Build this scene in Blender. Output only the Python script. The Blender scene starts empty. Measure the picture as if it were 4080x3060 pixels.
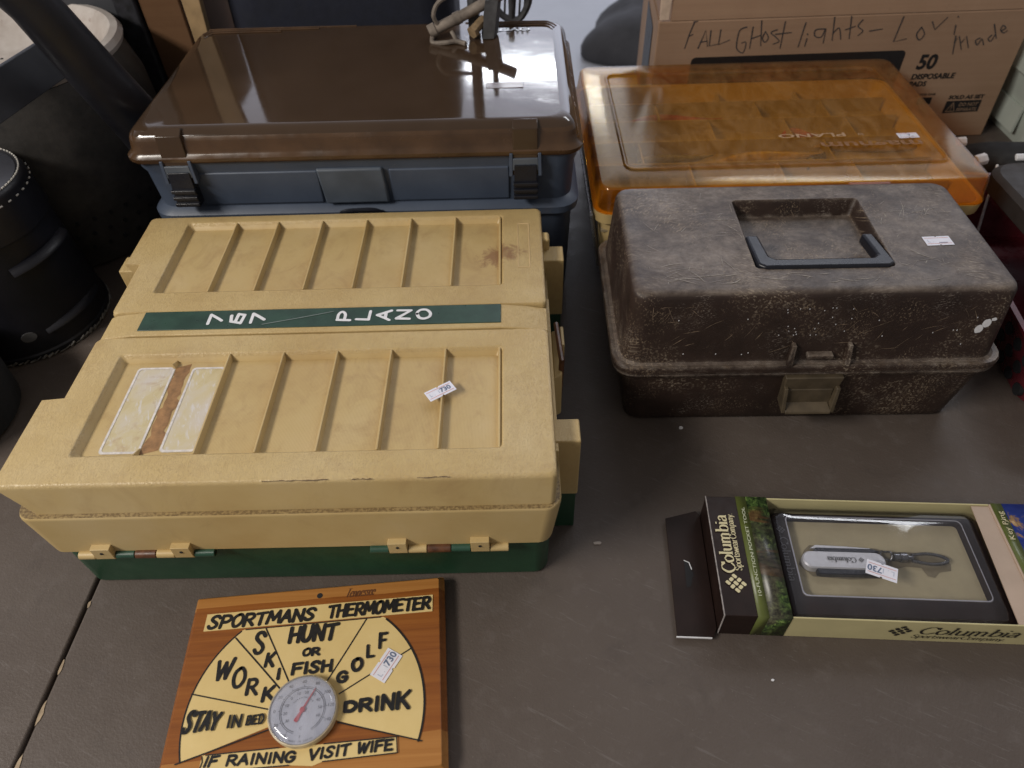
import bpy, bmesh, math, random
from mathutils import Matrix, Vector
random.seed(7)
R = math.radians
sc = bpy.context.scene
C = sc.collection

# ------------------------------------------------------------------ camera
cam = bpy.data.cameras.new('camera')
co = bpy.data.objects.new('camera', cam); C.objects.link(co); sc.camera = co
cam.sensor_width = 36.0
cam.lens = 36.0 * 0.69833
cam.clip_start = 0.02; cam.clip_end = 60
right = Vector((0.99938, -0.02568, -0.02400)); up = Vector((0.03515, 0.73010, 0.68244)); fwd = Vector((0.0, 0.68286, -0.73055))
m = Matrix((right, up, -fwd)).transposed().to_4x4(); m.translation = (0, 0, 0.62)
co.matrix_world = m
cam.dof.use_dof = True; cam.dof.focus_distance = 0.68; cam.dof.aperture_fstop = 6.8

# ------------------------------------------------------------------ world and lamps
w = bpy.data.worlds.new('World'); sc.world = w; w.use_nodes = True
nt = w.node_tree; bg = nt.nodes['Background']
tc = nt.nodes.new('ShaderNodeTexCoord'); sx = nt.nodes.new('ShaderNodeSeparateXYZ'); nt.links.new(tc.outputs['Generated'], sx.inputs[0])
def wramp(out, *stops):
    q = nt.nodes.new('ShaderNodeValToRGB'); e = q.color_ramp.elements
    while len(e) < len(stops): e.new(0.5)
    for i, (p, v) in enumerate(stops): e[i].position = p; e[i].color = (v, v, v, 1)
    mp = nt.nodes.new('ShaderNodeMapRange'); mp.inputs[1].default_value = -1; mp.inputs[2].default_value = 1
    nt.links.new(out, mp.inputs[0]); nt.links.new(mp.outputs[0], q.inputs[0]); return q.outputs[0]
def wmul(a, b):
    q = nt.nodes.new('ShaderNodeMath'); q.operation = 'MULTIPLY'; nt.links.new(a, q.inputs[0])
    if isinstance(b, float): q.inputs[1].default_value = b
    else: nt.links.new(b, q.inputs[1])
    return q.outputs[0]
# a dim hall, brightest towards the far right where the daylight comes in
p_ = lambda v: (v + 1) / 2
far = wramp(sx.outputs['Y'], (p_(0.15), 0.0), (p_(0.85), 1.0))
lift = wramp(sx.outputs['Z'], (p_(-0.1), 0.25), (p_(0.15), 0.8), (p_(0.32), 1.0), (p_(0.55), 0.55), (p_(0.8), 0.1))
side = wramp(sx.outputs['X'], (p_(-0.40), 0.42), (p_(-0.10), 0.60), (p_(0.02), 1.0), (p_(0.35), 1.0), (p_(0.7), 0.4))
glow = wmul(wmul(wmul(far, lift), side), 1.65)
mx = nt.nodes.new('ShaderNodeMix'); mx.data_type = 'RGBA'; mx.blend_type = 'ADD'; mx.clamp_result = False; mx.inputs[0].default_value = 1.0
cm = nt.nodes.new('ShaderNodeMix'); cm.data_type = 'RGBA'; cm.blend_type = 'MULTIPLY'; cm.inputs[0].default_value = 1.0; cm.inputs[6].default_value = (0.86, 0.92, 1.12, 1)
nt.links.new(glow, cm.inputs[7]); mx.inputs[6].default_value = (0.165, 0.156, 0.152, 1); nt.links.new(cm.outputs[2], mx.inputs[7]); nt.links.new(mx.outputs[2], bg.inputs[0])
bg.inputs[1].default_value = 1.0

def area(name, loc, target, sx_, sy_, power, col):
    l = bpy.data.lights.new(name, 'AREA'); l.shape = 'RECTANGLE'; l.size = sx_; l.size_y = sy_; l.energy = power; l.color = col
    o = bpy.data.objects.new(name, l); C.objects.link(o); o.location = loc
    d = Vector(target) - Vector(loc); o.rotation_euler = d.to_track_quat('-Z', 'Y').to_euler()
    return o
area('ceiling_lamp_back', (0.10, 5.0, 2.02), (0.0, 0.7, 0.2), 0.68, 0.085, 6.0, (0.93, 0.96, 1.0))
area('ceiling_lamp_right', (1.5, 2.3, 2.3), (0.1, 0.6, 0.0), 1.2, 0.25, 8, (0.95, 0.97, 1.0))
area('ceiling_lamp_left', (-1.8, -0.45, 1.75), (-0.4, 0.35, 0.0), 1.2, 0.3, 36, (1.0, 0.94, 0.86))
sc.view_settings.view_transform = 'Standard'; sc.view_settings.look = 'None'
sc.view_settings.exposure = 0.52; sc.view_settings.gamma = 1.0; sc.view_settings.use_curve_mapping = False
sc.render.engine = 'CYCLES'
sc.cycles.max_bounces = 10; sc.cycles.transparent_max_bounces = 16
sc.cycles.caustics_reflective = False; sc.cycles.caustics_refractive = False

# ------------------------------------------------------------------ material helpers
class N:
    """small node-graph builder"""
    def __init__(s, name):
        s.m = bpy.data.materials.new(name); s.m.use_nodes = True
        s.t = s.m.node_tree; s.b = s.t.nodes['Principled BSDF']; s.out = s.t.nodes['Material Output']
        s.co = s.t.nodes.new('ShaderNodeTexCoord').outputs['Object']
    def n(s, k): return s.t.nodes.new(k)
    def l(s, a, b): s.t.links.new(a, b)
    def mapping(s, scale=(1, 1, 1), rot=(0, 0, 0), loc=(0, 0, 0)):
        src = s.co
        if any(rot):
            q = s.n('ShaderNodeMapping'); q.inputs['Rotation'].default_value = rot; s.l(src, q.inputs[0]); src = q.outputs[0]
        q = s.n('ShaderNodeMapping'); q.inputs['Scale'].default_value = scale; q.inputs['Location'].default_value = loc
        s.l(src, q.inputs[0]); return q.outputs[0]
    def edges(s, radius):
        b = s.n('ShaderNodeBevel'); b.samples = 4; b.inputs['Radius'].default_value = radius
        g = s.n('ShaderNodeNewGeometry'); d = s.n('ShaderNodeVectorMath'); d.operation = 'DOT_PRODUCT'
        s.l(b.outputs[0], d.inputs[0]); s.l(g.outputs['Normal'], d.inputs[1]); return d.outputs['Value']
    def noise(s, scale, detail=4, rough=0.55, dist=0.0, vec=None):
        q = s.n('ShaderNodeTexNoise'); q.inputs['Scale'].default_value = scale; q.inputs['Detail'].default_value = detail
        q.inputs['Roughness'].default_value = rough; q.inputs['Distortion'].default_value = dist
        s.l(vec or s.co, q.inputs['Vector']); return q.outputs['Fac']
    def vor(s, scale, feature='F1', vec=None, rnd=1.0):
        q = s.n('ShaderNodeTexVoronoi'); q.feature = feature; q.inputs['Scale'].default_value = scale; q.inputs['Randomness'].default_value = rnd
        s.l(vec or s.co, q.inputs['Vector']); return q.outputs['Distance']
    def wave(s, scale, dist=0, vec=None, direction='X', dscale=1.0):
        q = s.n('ShaderNodeTexWave'); q.bands_direction = direction; q.inputs['Scale'].default_value = scale; q.inputs['Distortion'].default_value = dist
        q.inputs['Detail Scale'].default_value = dscale
        s.l(vec or s.co, q.inputs['Vector']); return q.outputs['Fac']
    def ramp(s, f, *stops, const=False):
        q = s.n('ShaderNodeValToRGB'); e = q.color_ramp.elements
        if const: q.color_ramp.interpolation = 'CONSTANT'
        while len(e) < len(stops): e.new(0.5)
        for i, (p, c) in enumerate(stops):
            e[i].position = p
            e[i].color = (c, c, c, 1) if not isinstance(c, tuple) else (*c, 1)
        s.l(f, q.inputs[0]); return q.outputs[0]
    def mix(s, f, a, b, mode='MIX'):
        q = s.n('ShaderNodeMix'); q.data_type = 'RGBA'; q.blend_type = mode
        for v, i in ((f, 0), (a, 6), (b, 7)):
            if isinstance(v, (int, float)): q.inputs[i].default_value = v if i == 0 else (v, v, v, 1)
            elif isinstance(v, tuple): q.inputs[i].default_value = (*v, 1)
            else: s.l(v, q.inputs[i])
        return q.outputs[2]
    def math(s, op, a, b=0.0):
        q = s.n('ShaderNodeMath'); q.operation = op
        for v, i in ((a, 0), (b, 1)):
            if isinstance(v, (int, float)): q.inputs[i].default_value = v
            else: s.l(v, q.inputs[i])
        return q.outputs[0]
    def xyz(s, vec=None):
        q = s.n('ShaderNodeSeparateXYZ'); s.l(vec or s.co, q.inputs[0]); return q.outputs
    def normz(s):
        g = s.n('ShaderNodeNewGeometry'); q = s.n('ShaderNodeSeparateXYZ'); s.l(g.outputs['Normal'], q.inputs[0]); return q.outputs[2]
    def bump(s, h, strength=0.3, dist=0.001):
        q = s.n('ShaderNodeBump'); q.inputs['Strength'].default_value = strength; q.inputs['Distance'].default_value = dist
        s.l(h, q.inputs['Height']); s.l(q.outputs[0], s.b.inputs['Normal']); return q.outputs[0]
    def set(s, col=None, rough=None, spec=None, metal=None, coat=None, coat_rough=None):
        for key, v in (('Base Color', col), ('Roughness', rough), ('Specular IOR Level', spec), ('Metallic', metal), ('Coat Weight', coat), ('Coat Roughness', coat_rough)):
            if v is None: continue
            if isinstance(v, tuple): s.b.inputs[key].default_value = (*v, 1)
            elif isinstance(v, (int, float)): s.b.inputs[key].default_value = v
            else: s.l(v, s.b.inputs[key])
        return s

def plain(name, col, rough=0.5, var=0.25, scale=40, bump=0.0, bscale=300, spec=0.5, metal=0.0, coat=None):
    a = N(name); f = a.noise(scale, 5)
    d = tuple(c * (1 - var) for c in col); u = tuple(min(1, c * (1 + var)) for c in col)
    a.set(col=a.ramp(f, (0.3, d), (0.7, u)), rough=a.ramp(a.noise(scale * 2.3, 4), (0.3, max(0.02, rough - 0.08)), (0.7, min(1, rough + 0.08))), spec=spec, metal=metal, coat=coat)
    if bump: a.bump(a.noise(bscale, 3), bump, 0.0006)
    return a.m

def sheet(name, tint, rough=0.05, scuff=0.25, ior=1.5, haze=0.03, hazecol=(0.6, 0.6, 0.6), scale=60):
    """thin clear plastic: fresnel gloss over tinted see-through, with a little dull scuffing"""
    a = N(name); t = a.t
    tr = a.n('ShaderNodeBsdfTransparent'); tr.inputs[0].default_value = (*tint, 1)
    gl = a.n('ShaderNodeBsdfGlossy'); di = a.n('ShaderNodeBsdfDiffuse'); di.inputs[0].default_value = (*hazecol, 1)
    sc_ = a.noise(scale, 6, 0.7, 0.8, a.mapping((1, 0.5, 1)))
    a.l(a.ramp(sc_, (0.45, rough), (0.75, rough + scuff)), gl.inputs['Roughness'])
    lw_ = a.n('ShaderNodeLayerWeight'); lw_.inputs[0].default_value = 0.5; frs = a.math('ADD', 0.035, a.math('MULTIPLY', a.math('POWER', lw_.outputs['Facing'], 5.0), 0.9))
    m1 = a.n('ShaderNodeMixShader'); a.l(a.ramp(sc_, (0.4, haze * 0.4), (0.75, haze * 2.2)), m1.inputs[0]); a.l(tr.outputs[0], m1.inputs[1]); a.l(di.outputs[0], m1.inputs[2])
    m2 = a.n('ShaderNodeMixShader'); a.l(frs, m2.inputs[0]); a.l(m1.outputs[0], m2.inputs[1]); a.l(gl.outputs[0], m2.inputs[2])
    t.nodes.remove(a.b); a.l(m2.outputs[0], a.out.inputs[0])
    return a.m

# ------------------------------------------------------------------ materials
def m_table():
    a = N('table_plastic')
    big = a.noise(5, 5, 0.6); fine = a.noise(900, 2); mid = a.noise(45, 5, 0.65)
    c = a.ramp(big, (0.3, (0.085, 0.066, 0.055)), (0.7, (0.110, 0.089, 0.076)))
    c = a.mix(a.ramp(mid, (0.55, 0.0), (0.78, 0.45)), c, (0.150, 0.128, 0.118))
    sp = a.vor(130); c = a.mix(a.ramp(sp, (0.0, 0.5), (0.07, 0.0)), c, (0.30, 0.27, 0.24))
    scr = a.noise(30, 3, 0.5, 1.5, a.mapping((1, 14, 1), (0, 0, 0.5)))
    c = a.mix(a.ramp(scr, (0.63, 0.0), (0.72, 0.40)), c, (0.17, 0.15, 0.14))
    c = a.mix(a.ramp(a.noise(13, 6, 0.75, 1.2), (0.56, 0.0), (0.74, 0.4)), c, (0.055, 0.044, 0.040))
    a.set(col=c, rough=a.ramp(mid, (0.3, 0.42), (0.7, 0.60)), spec=0.36)
    a.bump(a.math('ADD', fine, a.math('MULTIPLY', a.vor(420), 0.8)), 0.32, 0.0006)
    return a.m
TABLE = m_table()

def wrinkle(a, c, mask=None):
    gn = a.noise(250, 2, 0.5, 1.6, a.mapping((1.4, 0.7, 1)))
    ln = a.ramp(gn, (0.435, 0.0), (0.475, 1.0), (0.515, 0.0))
    amt = a.math('MULTIPLY', ln, a.ramp(a.noise(26, 3), (0.34, 0.08), (0.64, 0.40)))
    if mask is not None: amt = a.math('MULTIPLY', amt, mask)
    return a.math('SUBTRACT', gn, a.math('MULTIPLY', ln, 0.5)), a.mix(amt, c, (0.27, 0.155, 0.055))
def m_tan(name='tan_plastic', leather=1.0, dirt=1.0):
    a = N(name)
    big = a.noise(9, 5, 0.6); mid = a.noise(60, 5, 0.7)
    c = a.ramp(big, (0.28, (0.455, 0.315, 0.130)), (0.5, (0.515, 0.378, 0.170)), (0.75, (0.555, 0.425, 0.220)))
    if leather:
        gr, c = wrinkle(a, c)
        a.bump(gr, 0.42, 0.0010)
    else:
        a.bump(a.noise(500, 2), 0.15, 0.0004)
    c = a.mix(a.ramp(a.noise(28, 6, 0.75, 0.6), (0.60, 0.0), (0.82, 0.42 * dirt)), c, (0.26, 0.155, 0.07))
    c = a.mix(a.ramp(a.vor(42), (0.0, 0.75 * dirt), (0.022, 0.0)), c, (0.10, 0.06, 0.03))
    a.set(col=c, rough=a.ramp(mid, (0.3, 0.40), (0.7, 0.55)), spec=0.45)
    return a.m
def m_grimy():
    a = N('tan_rim'); x, y, z = a.xyz()
    c = a.ramp(a.noise(9, 5, 0.6), (0.28, (0.455, 0.315, 0.130)), (0.5, (0.515, 0.378, 0.170)), (0.75, (0.555, 0.425, 0.220)))
    c = a.mix(a.ramp(a.noise(28, 6, 0.75, 0.6), (0.60, 0.0), (0.82, 0.35)), c, (0.26, 0.155, 0.07))
    c = a.mix(a.ramp(a.vor(42), (0.0, 0.75), (0.022, 0.0)), c, (0.10, 0.06, 0.03))
    g = a.math('MULTIPLY', a.math('MULTIPLY', a.math('GREATER_THAN', a.normz(), 0.6), a.math('GREATER_THAN', z, 0.118)), a.ramp(a.noise(420, 2, 0.6, 0.3), (0.42, 0.80), (0.60, 0.45)))
    c = a.mix(g, c, (0.085, 0.050, 0.022))
    a.set(col=c, rough=0.5, spec=0.4); a.bump(a.noise(500, 2), 0.15, 0.0004); return a.m
GRIMY = m_grimy()
TAN = m_tan(); TANS = m_tan('tan_smooth', 0.0, 0.7)

def m_tan_lid(name, stain):
    """leather-grain lid; the recess floor has fine moulded lines and one brown spill"""
    a = N(name); x, y, z = a.xyz()
    big = a.noise(9, 5, 0.6)
    c = a.ramp(big, (0.28, (0.455, 0.315, 0.130)), (0.5, (0.515, 0.378, 0.170)), (0.75, (0.555, 0.425, 0.220)))
    infl = a.math('LESS_THAN', z, 0.1485)
    flat = a.math('GREATER_THAN', a.normz(), 0.97)
    infl = a.math('MULTIPLY', infl, flat)
    lines = a.wave(260, 0.0, None, 'X')
    face = a.math('MULTIPLY', a.math('SUBTRACT', 1.0, infl), a.math('GREATER_THAN', a.math('ADD', z, a.math('MULTIPLY', a.noise(200, 2), 0.002)), 0.1525))
    gr, c = wrinkle(a, c, face)
    c = a.mix(a.math('MULTIPLY', infl, a.ramp(lines, (0.35, 0.16), (0.65, 0.0))), c, (0.33, 0.22, 0.11))
    c = a.mix(a.ramp(a.noise(16, 6, 0.75, 0.6), (0.50, 0.0), (0.78, 0.40)), c, (0.30, 0.18, 0.08))
    c = a.mix(a.math('MULTIPLY', infl, a.ramp(a.noise(34, 6, 0.75, 1.0, a.mapping((0.9, 0.6, 1))), (0.50, 0.0), (0.72, 0.42))), c, (0.30, 0.18, 0.075))
    c = a.mix(a.ramp(a.vor(42), (0.0, 0.7), (0.020, 0.0)), c, (0.10, 0.06, 0.03))
    if stain:
        sx0, sy0, sr = stain
        d = a.n('ShaderNodeVectorMath'); d.operation = 'DISTANCE'; d.inputs[1].default_value = (sx0, sy0 * 1.0, 0.15)
        q = a.n('ShaderNodeMapping'); q.inputs['Scale'].default_value = (0.75, 1, 1); q.inputs['Location'].default_value = (sx0 * 0.25, 0, 0); a.l(a.co, q.inputs[0]); a.l(q.outputs[0], d.inputs[0])
        f = a.math('ADD', a.math('DIVIDE', d.outputs['Value'], sr), a.math('MULTIPLY', a.math('SUBTRACT', a.noise(75, 6, 0.75, 1.0), 0.5), 3.2))
        c = a.mix(a.ramp(f, (0.35, 0.78), (0.75, 0.30), (0.95, 0.0)), c, (0.22, 0.105, 0.05))
    hgt = a.mix(face, a.math('MULTIPLY', lines, a.math('MULTIPLY', infl, 0.22)), gr)
    a.bump(hgt, 0.42, 0.0010)
    a.set(col=c, rough=a.ramp(a.noise(60, 4), (0.3, 0.34), (0.7, 0.48)), spec=0.5)
    return a.m
TAN_F = m_tan_lid('tan_lid_front', None); TAN_B = m_tan_lid('tan_lid_back', (0.178, 0.106, 0.020))
GREEN = plain('green_plastic', (0.017, 0.060, 0.030), 0.45, 0.18, 30, 0.15, 500)
GREEN_STRIP = plain('green_strip', (0.020, 0.052, 0.034), 0.35, 0.25, 60, 0.05)
BROWNPIN = plain('brown_pin', (0.10, 0.040, 0.018), 0.4, 0.4, 150)
WHITEPAINT = plain('white_paint', (0.72, 0.72, 0.74), 0.5, 0.08, 200)
PAPER = plain('sticker_paper', (0.74, 0.74, 0.82), 0.6, 0.05, 120)
REDLINE = plain('red_print', (0.62, 0.22, 0.18), 0.6, 0.1)
BLUEINK = plain('ink_blue_grey', (0.12, 0.16, 0.26), 0.6, 0.2, 500)
FADED = plain('ink_faded', (0.45, 0.50, 0.60), 0.6, 0.1, 500)
BLACK = plain('black_paint', (0.010, 0.010, 0.011), 0.38, 0.3, 200)
INK = plain('black_print', (0.016, 0.014, 0.014), 0.5, 0.2, 200)
BLACKPL = plain('black_plastic', (0.010, 0.011, 0.016), 0.30, 0.2, 30, 0.0, 300, 0.38)
BLACKMAT = plain('black_matt', (0.010, 0.010, 0.012), 0.75, 0.3, 40, 0.3, 200)
DARKMETAL = plain('dark_metal', (0.06, 0.06, 0.065), 0.3, 0.3, 120, 0.0, 300, 0.5, 0.9)
CLIPMETAL = plain('clip_metal', (0.22, 0.22, 0.22), 0.22, 0.3, 120, 0.0, 300, 0.5, 0.9)
SILVER = plain('silver_grey', (0.62, 0.62, 0.62), 0.38, 0.06, 120, 0.0, 300, 0.5, 0.25)
NAVY = plain('navy_cloth', (0.007, 0.009, 0.020), 0.8, 0.3, 30, 0.4, 400)

def m_greybody():
    a = N('grey_blue_plastic')
    c = a.ramp(a.noise(14, 6, 0.65), (0.3, (0.048, 0.063, 0.096)), (0.7, (0.066, 0.086, 0.126)))
    c = a.mix(a.ramp(a.noise(35, 6, 0.75, 0.6), (0.60, 0.0), (0.82, 0.35)), c, (0.13, 0.105, 0.085))
    c = a.mix(a.ramp(a.vor(48), (0.0, 0.8), (0.018, 0.0)), c, (0.40, 0.36, 0.30))
    a.set(col=c, rough=0.42, spec=0.45); a.bump(a.noise(400, 3), 0.12, 0.0005); return a.m
GREYBODY = m_greybody()

def m_smoke():
    a = N('smoky_brown_plastic')
    sc_ = a.noise(26, 7, 0.72, 1.0, a.mapping((0.7, 1.4, 1)))
    c = a.ramp(a.noise(7, 4), (0.3, (0.044, 0.026, 0.015)), (0.7, (0.062, 0.038, 0.023)))
    c = a.mix(a.ramp(a.vor(60), (0.0, 0.6), (0.014, 0.0)), c, (0.35, 0.30, 0.26))
    a.set(col=c, rough=a.ramp(sc_, (0.35, 0.05), (0.60, 0.09), (0.8, 0.22)), spec=0.5)
    a.bump(a.noise(5.5, 2), 0.06, 0.002)
    return a.m
SMOKE = m_smoke()
SMOKE_SKIRT = plain('smoky_brown_skirt', (0.072, 0.038, 0.018), 0.22, 0.3, 25, 0.03, 200, 0.55)
AMBER = sheet('amber_clear_plastic', (0.955, 0.80, 0.42), 0.16, 0.07, 1.5, 0.085, (0.60, 0.37, 0.17), 40)
AMBER_EDGE = sheet('amber_edge_plastic', (0.92, 0.66, 0.20), 0.08, 0.15, 1.5, 0.10, (0.75, 0.30, 0.03), 26)
CLEAR = sheet('clear_blister', (0.93, 0.93, 0.95), 0.03, 0.08, 1.45, 0.004, (0.7, 0.7, 0.75), 30)
LENS = sheet('dial_lens', (0.90, 0.91, 0.94), 0.06, 0.12, 1.5, 0.10, (0.68, 0.68, 0.74), 70)
TRAY = plain('tray_tan', (0.34, 0.28, 0.18), 0.5, 0.15, 30)
AMBASE = m_tan('cream_base', 0.0, 0.5)

def m_worn():
    a = N('worn_brown_plastic')
    big = a.noise(11, 7, 0.7); x, y, z = a.xyz()
    c = a.ramp(big, (0.30, (0.018, 0.011, 0.0085)), (0.55, (0.033, 0.019, 0.014)), (0.8, (0.060, 0.036, 0.022)))
    # dry dusty film settled on the upward faces
    top = a.ramp(a.normz(), (0.55, 0.0), (0.92, 1.0))
    film = a.math('MULTIPLY', top, a.ramp(a.noise(15, 8, 0.78, 0.5, a.mapping((1, 1.5, 1))), (0.34, 0.06), (0.48, 0.45), (0.60, 0.88), (0.75, 1.0)))
    c = a.mix(film, c, a.ramp(a.noise(60, 6, 0.75), (0.3, (0.075, 0.054, 0.039)), (0.7, (0.255, 0.208, 0.172))))
    # scuffed edges and scratches in several directions, only in worn patches
    for i, (rot, sc_, asp, thr, col, amt) in enumerate((((0, 0.35, 0.45), 20, (1, 9, 5), 0.60, (0.34, 0.28, 0.21), 0.6), ((0.2, -0.6, -0.85), 17, (1, 8, 6), 0.61, (0.29, 0.22, 0.15), 0.6), ((0.5, 0.2, 1.4), 22, (1, 7, 5), 0.62, (0.33, 0.25, 0.17), 0.55), ((0.1, 0.1, -0.2), 34, (1, 12, 9), 0.63, (0.36, 0.31, 0.26), 0.6))):
        s_ = a.noise(sc_, 1.5, 0.5, 0.35, a.mapping((asp[0] * .6, asp[1] * 4.5, asp[2] * 4.5), rot, (i * 1.7, i, i * 0.3)))
        patch = a.ramp(a.noise(11 + 3 * i, 3, 0.6, 0, a.mapping((1, 1, 1), (0, 0, 0), (i * 3.1, 0, i))), (0.53, 0.0), (0.66, 1.0))
        c = a.mix(a.math('MULTIPLY', patch, a.ramp(s_, (thr - 0.03, 0.0), (thr + 0.04, amt))), c, col)
    ed = a.math('MULTIPLY', a.ramp(a.edges(0.007), (0.86, 1.0), (0.97, 0.0)), a.ramp(a.noise(48, 6, 0.75, 0.8), (0.40, 0.0), (0.60, 0.85)))
    c = a.mix(ed, c, a.ramp(a.noise(90, 4), (0.3, (0.17, 0.115, 0.075)), (0.7, (0.40, 0.35, 0.30))))
    sc2 = a.noise(38, 7, 0.8, 0.3); c = a.mix(a.ramp(sc2, (0.62, 0.0), (0.78, 0.45)), c, (0.15, 0.10, 0.06))
    c = a.mix(a.ramp(a.vor(34), (0.0, 0.8), (0.030, 0.0)), c, (0.42, 0.36, 0.29))
    a.set(col=c, rough=a.ramp(big, (0.3, 0.42), (0.7, 0.62)), spec=0.42)
    a.bump(a.math('ADD', a.noise(120, 5, 0.7), a.math('MULTIPLY', sc2, 0.8)), 0.35, 0.0010)
    return a.m
WORN = m_worn()
OLIVE = plain('olive_latch', (0.075, 0.056, 0.034), 0.5, 0.35, 50, 0.1)

def m_wood():
    a = N('cedar_wood'); x, y, z = a.xyz()
    v = a.mapping((2.0, 55, 30), (0, 0, 0.03))
    g = a.noise(3.0, 6, 0.6, 1.0, v)
    c = a.ramp(g, (0.25, (0.180, 0.054, 0.010)), (0.5, (0.25, 0.080, 0.014)), (0.8, (0.32, 0.115, 0.022)))
    wob = a.math('MULTIPLY', a.math('SUBTRACT', a.noise(9, 3), 0.5), 0.006)
    yy = a.math('ADD', y, wob)
    band = a.math('ADD', a.math('GREATER_THAN', yy, -0.0095), a.math('LESS_THAN', a.math('ADD', yy, a.math('MULTIPLY', x, -0.03)), -0.139))
    c = a.mix(a.math('MULTIPLY', band, 0.85), c, a.ramp(g, (0.3, (0.37, 0.155, 0.035)), (0.7, (0.47, 0.22, 0.06))))
    c = a.mix(a.ramp(a.noise(70, 5, 0.7), (0.66, 0.0), (0.80, 0.5)), c, (0.08, 0.03, 0.012))
    a.set(col=c, rough=0.34, spec=0.45, coat=0.10); a.b.inputs['Coat Roughness'].default_value = 0.2
    a.bump(g, 0.10, 0.0008); return a.m
WOOD = m_wood()
WOODEDGE = plain('cedar_edge', (0.075, 0.022, 0.010), 0.45, 0.35, 60)
def m_yellow():
    a = N('yellow_card')
    c = a.ramp(a.noise(16, 5, 0.6), (0.3, (0.62, 0.455, 0.18)), (0.7, (0.71, 0.545, 0.245)))
    c = a.mix(a.ramp(a.noise(75, 6, 0.7), (0.66, 0.0), (0.78, 0.5)), c, (0.34, 0.22, 0.09))
    c = a.mix(a.ramp(a.vor(70), (0.0, 0.7), (0.03, 0.0)), c, (0.20, 0.10, 0.04))
    scr = a.noise(60, 3, 0.5, 1.8, a.mapping((1, 18, 1), (0, 0, 0.9)))
    c = a.mix(a.ramp(scr, (0.70, 0.0), (0.76, 0.35)), c, (0.80, 0.72, 0.52))
    a.set(col=c, rough=0.42, spec=0.45); return a.m
YELLOW = m_yellow()
DIALFACE = plain('dial_face', (0.62, 0.62, 0.66), 0.45, 0.06, 40)
DIALINK = plain('dial_ink', (0.12, 0.12, 0.13), 0.5, 0.2)
BRASS = plain('cream_bezel', (0.60, 0.50, 0.32), 0.35, 0.15, 60)
NEEDLE = plain('needle_red', (0.55, 0.055, 0.07), 0.45, 0.15)

def m_card(name, c0, c1, corr=True):
    a = N(name)
    g = a.noise(7, 6, 0.65); f = a.noise(2.5, 4, 0.6, 0, a.mapping((1, 1, 55)))
    c = a.ramp(a.math('ADD', a.math('MULTIPLY', g, 0.6), a.math('MULTIPLY', f, 0.4)), (0.35, c0), (0.65, c1))
    c = a.mix(a.ramp(a.noise(180, 4, 0.7), (0.6, 0.0), (0.8, 0.35)), c, tuple(v * 0.6 for v in c0))
    a.set(col=c, rough=0.85, spec=0.2); a.bump(f, 0.12, 0.001); return a.m
CARD = m_card('cardboard', (0.30, 0.190, 0.122), (0.36, 0.235, 0.155))
CARD_DARK = m_card('cardboard_dark', (0.115, 0.058, 0.028), (0.150, 0.080, 0.040))
CARDTORN = plain('torn_card', (0.55, 0.42, 0.32), 0.9, 0.2, 60)
SLAT = plain('pale_wood', (0.36, 0.24, 0.12), 0.6, 0.3, 25)
MARKER = plain('marker_ink', (0.035, 0.036, 0.042), 0.6, 0.3, 200)
CHOC = plain('carton_brown', (0.019, 0.0105, 0.0085), 0.42, 0.25, 40, 0, 300, 0.22)
CREAM = plain('carton_cream', (0.56, 0.50, 0.27), 0.45, 0.06, 30)
CREAMTXT = plain('cream_print', (0.62, 0.55, 0.33), 0.5, 0.05)
OLIVEBAND = plain('olive_band', (0.100, 0.120, 0.028), 0.35, 0.12, 60)
FELT = plain('cream_insert', (0.42, 0.36, 0.215), 0.9, 0.08, 60, 0.2, 900, 0.2)
PINKCARD = plain('beige_flap', (0.45, 0.34, 0.26), 0.5, 0.1, 20)
def m_forest(dark=False):
    a = N('forest_print')
    v = a.mapping((1, 1, 1))
    g = a.noise(190, 6, 0.75, 0.6)
    c = a.ramp(g, (0.30, (0.006, 0.008, 0.005)), (0.45, (0.022, 0.040, 0.014)), (0.55, (0.085, 0.15, 0.035)), (0.66, (0.28, 0.40, 0.11)))
    reg = a.noise(32, 2, 0.5, 0.3)
    c = a.mix(a.ramp(reg, (0.42, 0.85), (0.55, 0.0)), c, a.ramp(g, (0.35, (0.012, 0.010, 0.008)), (0.7, (0.10, 0.085, 0.06))))
    tr = a.noise(60, 2, 0.4, 0.3, a.mapping((0.25, 1.5, 1), (0, 0, 0.12)))
    c = a.mix(a.ramp(tr, (0.60, 0.0), (0.63, 0.8)), c, a.ramp(g, (0.3, (0.05, 0.022, 0.010)), (0.7, (0.20, 0.11, 0.045))))
    x, y, z = a.xyz()
    c = a.mix(a.ramp(a.math('ADD', a.math('MULTIPLY', y, 8.2), a.math('MULTIPLY', a.noise(60, 3), 0.15)), (0.30, 0.0), (0.42, 0.75), (0.55, 0.75), (0.66, 0.0)), c, a.ramp(a.noise(110, 3, 0.6, 0, a.mapping((0.6, 2, 1))), (0.42, (0.006, 0.006, 0.006)), (0.66, (0.075, 0.06, 0.045))))
    a.set(col=c, rough=0.32, spec=0.5); return a.m
FOREST = m_forest()
def m_photo():
    a = N('blue_photo_print'); g = a.noise(45, 5, 0.6, 0.5)
    c = a.ramp(g, (0.40, (0.012, 0.022, 0.14)), (0.56, (0.03, 0.05, 0.22)), (0.60, (0.28, 0.17, 0.08)), (0.68, (0.55, 0.38, 0.22)))
    a.set(col=c, rough=0.3); return a.m
PHOTO = m_photo()
ORANGEPRINT = plain('orange_print', (0.55, 0.08, 0.02), 0.35, 0.1)
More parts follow.
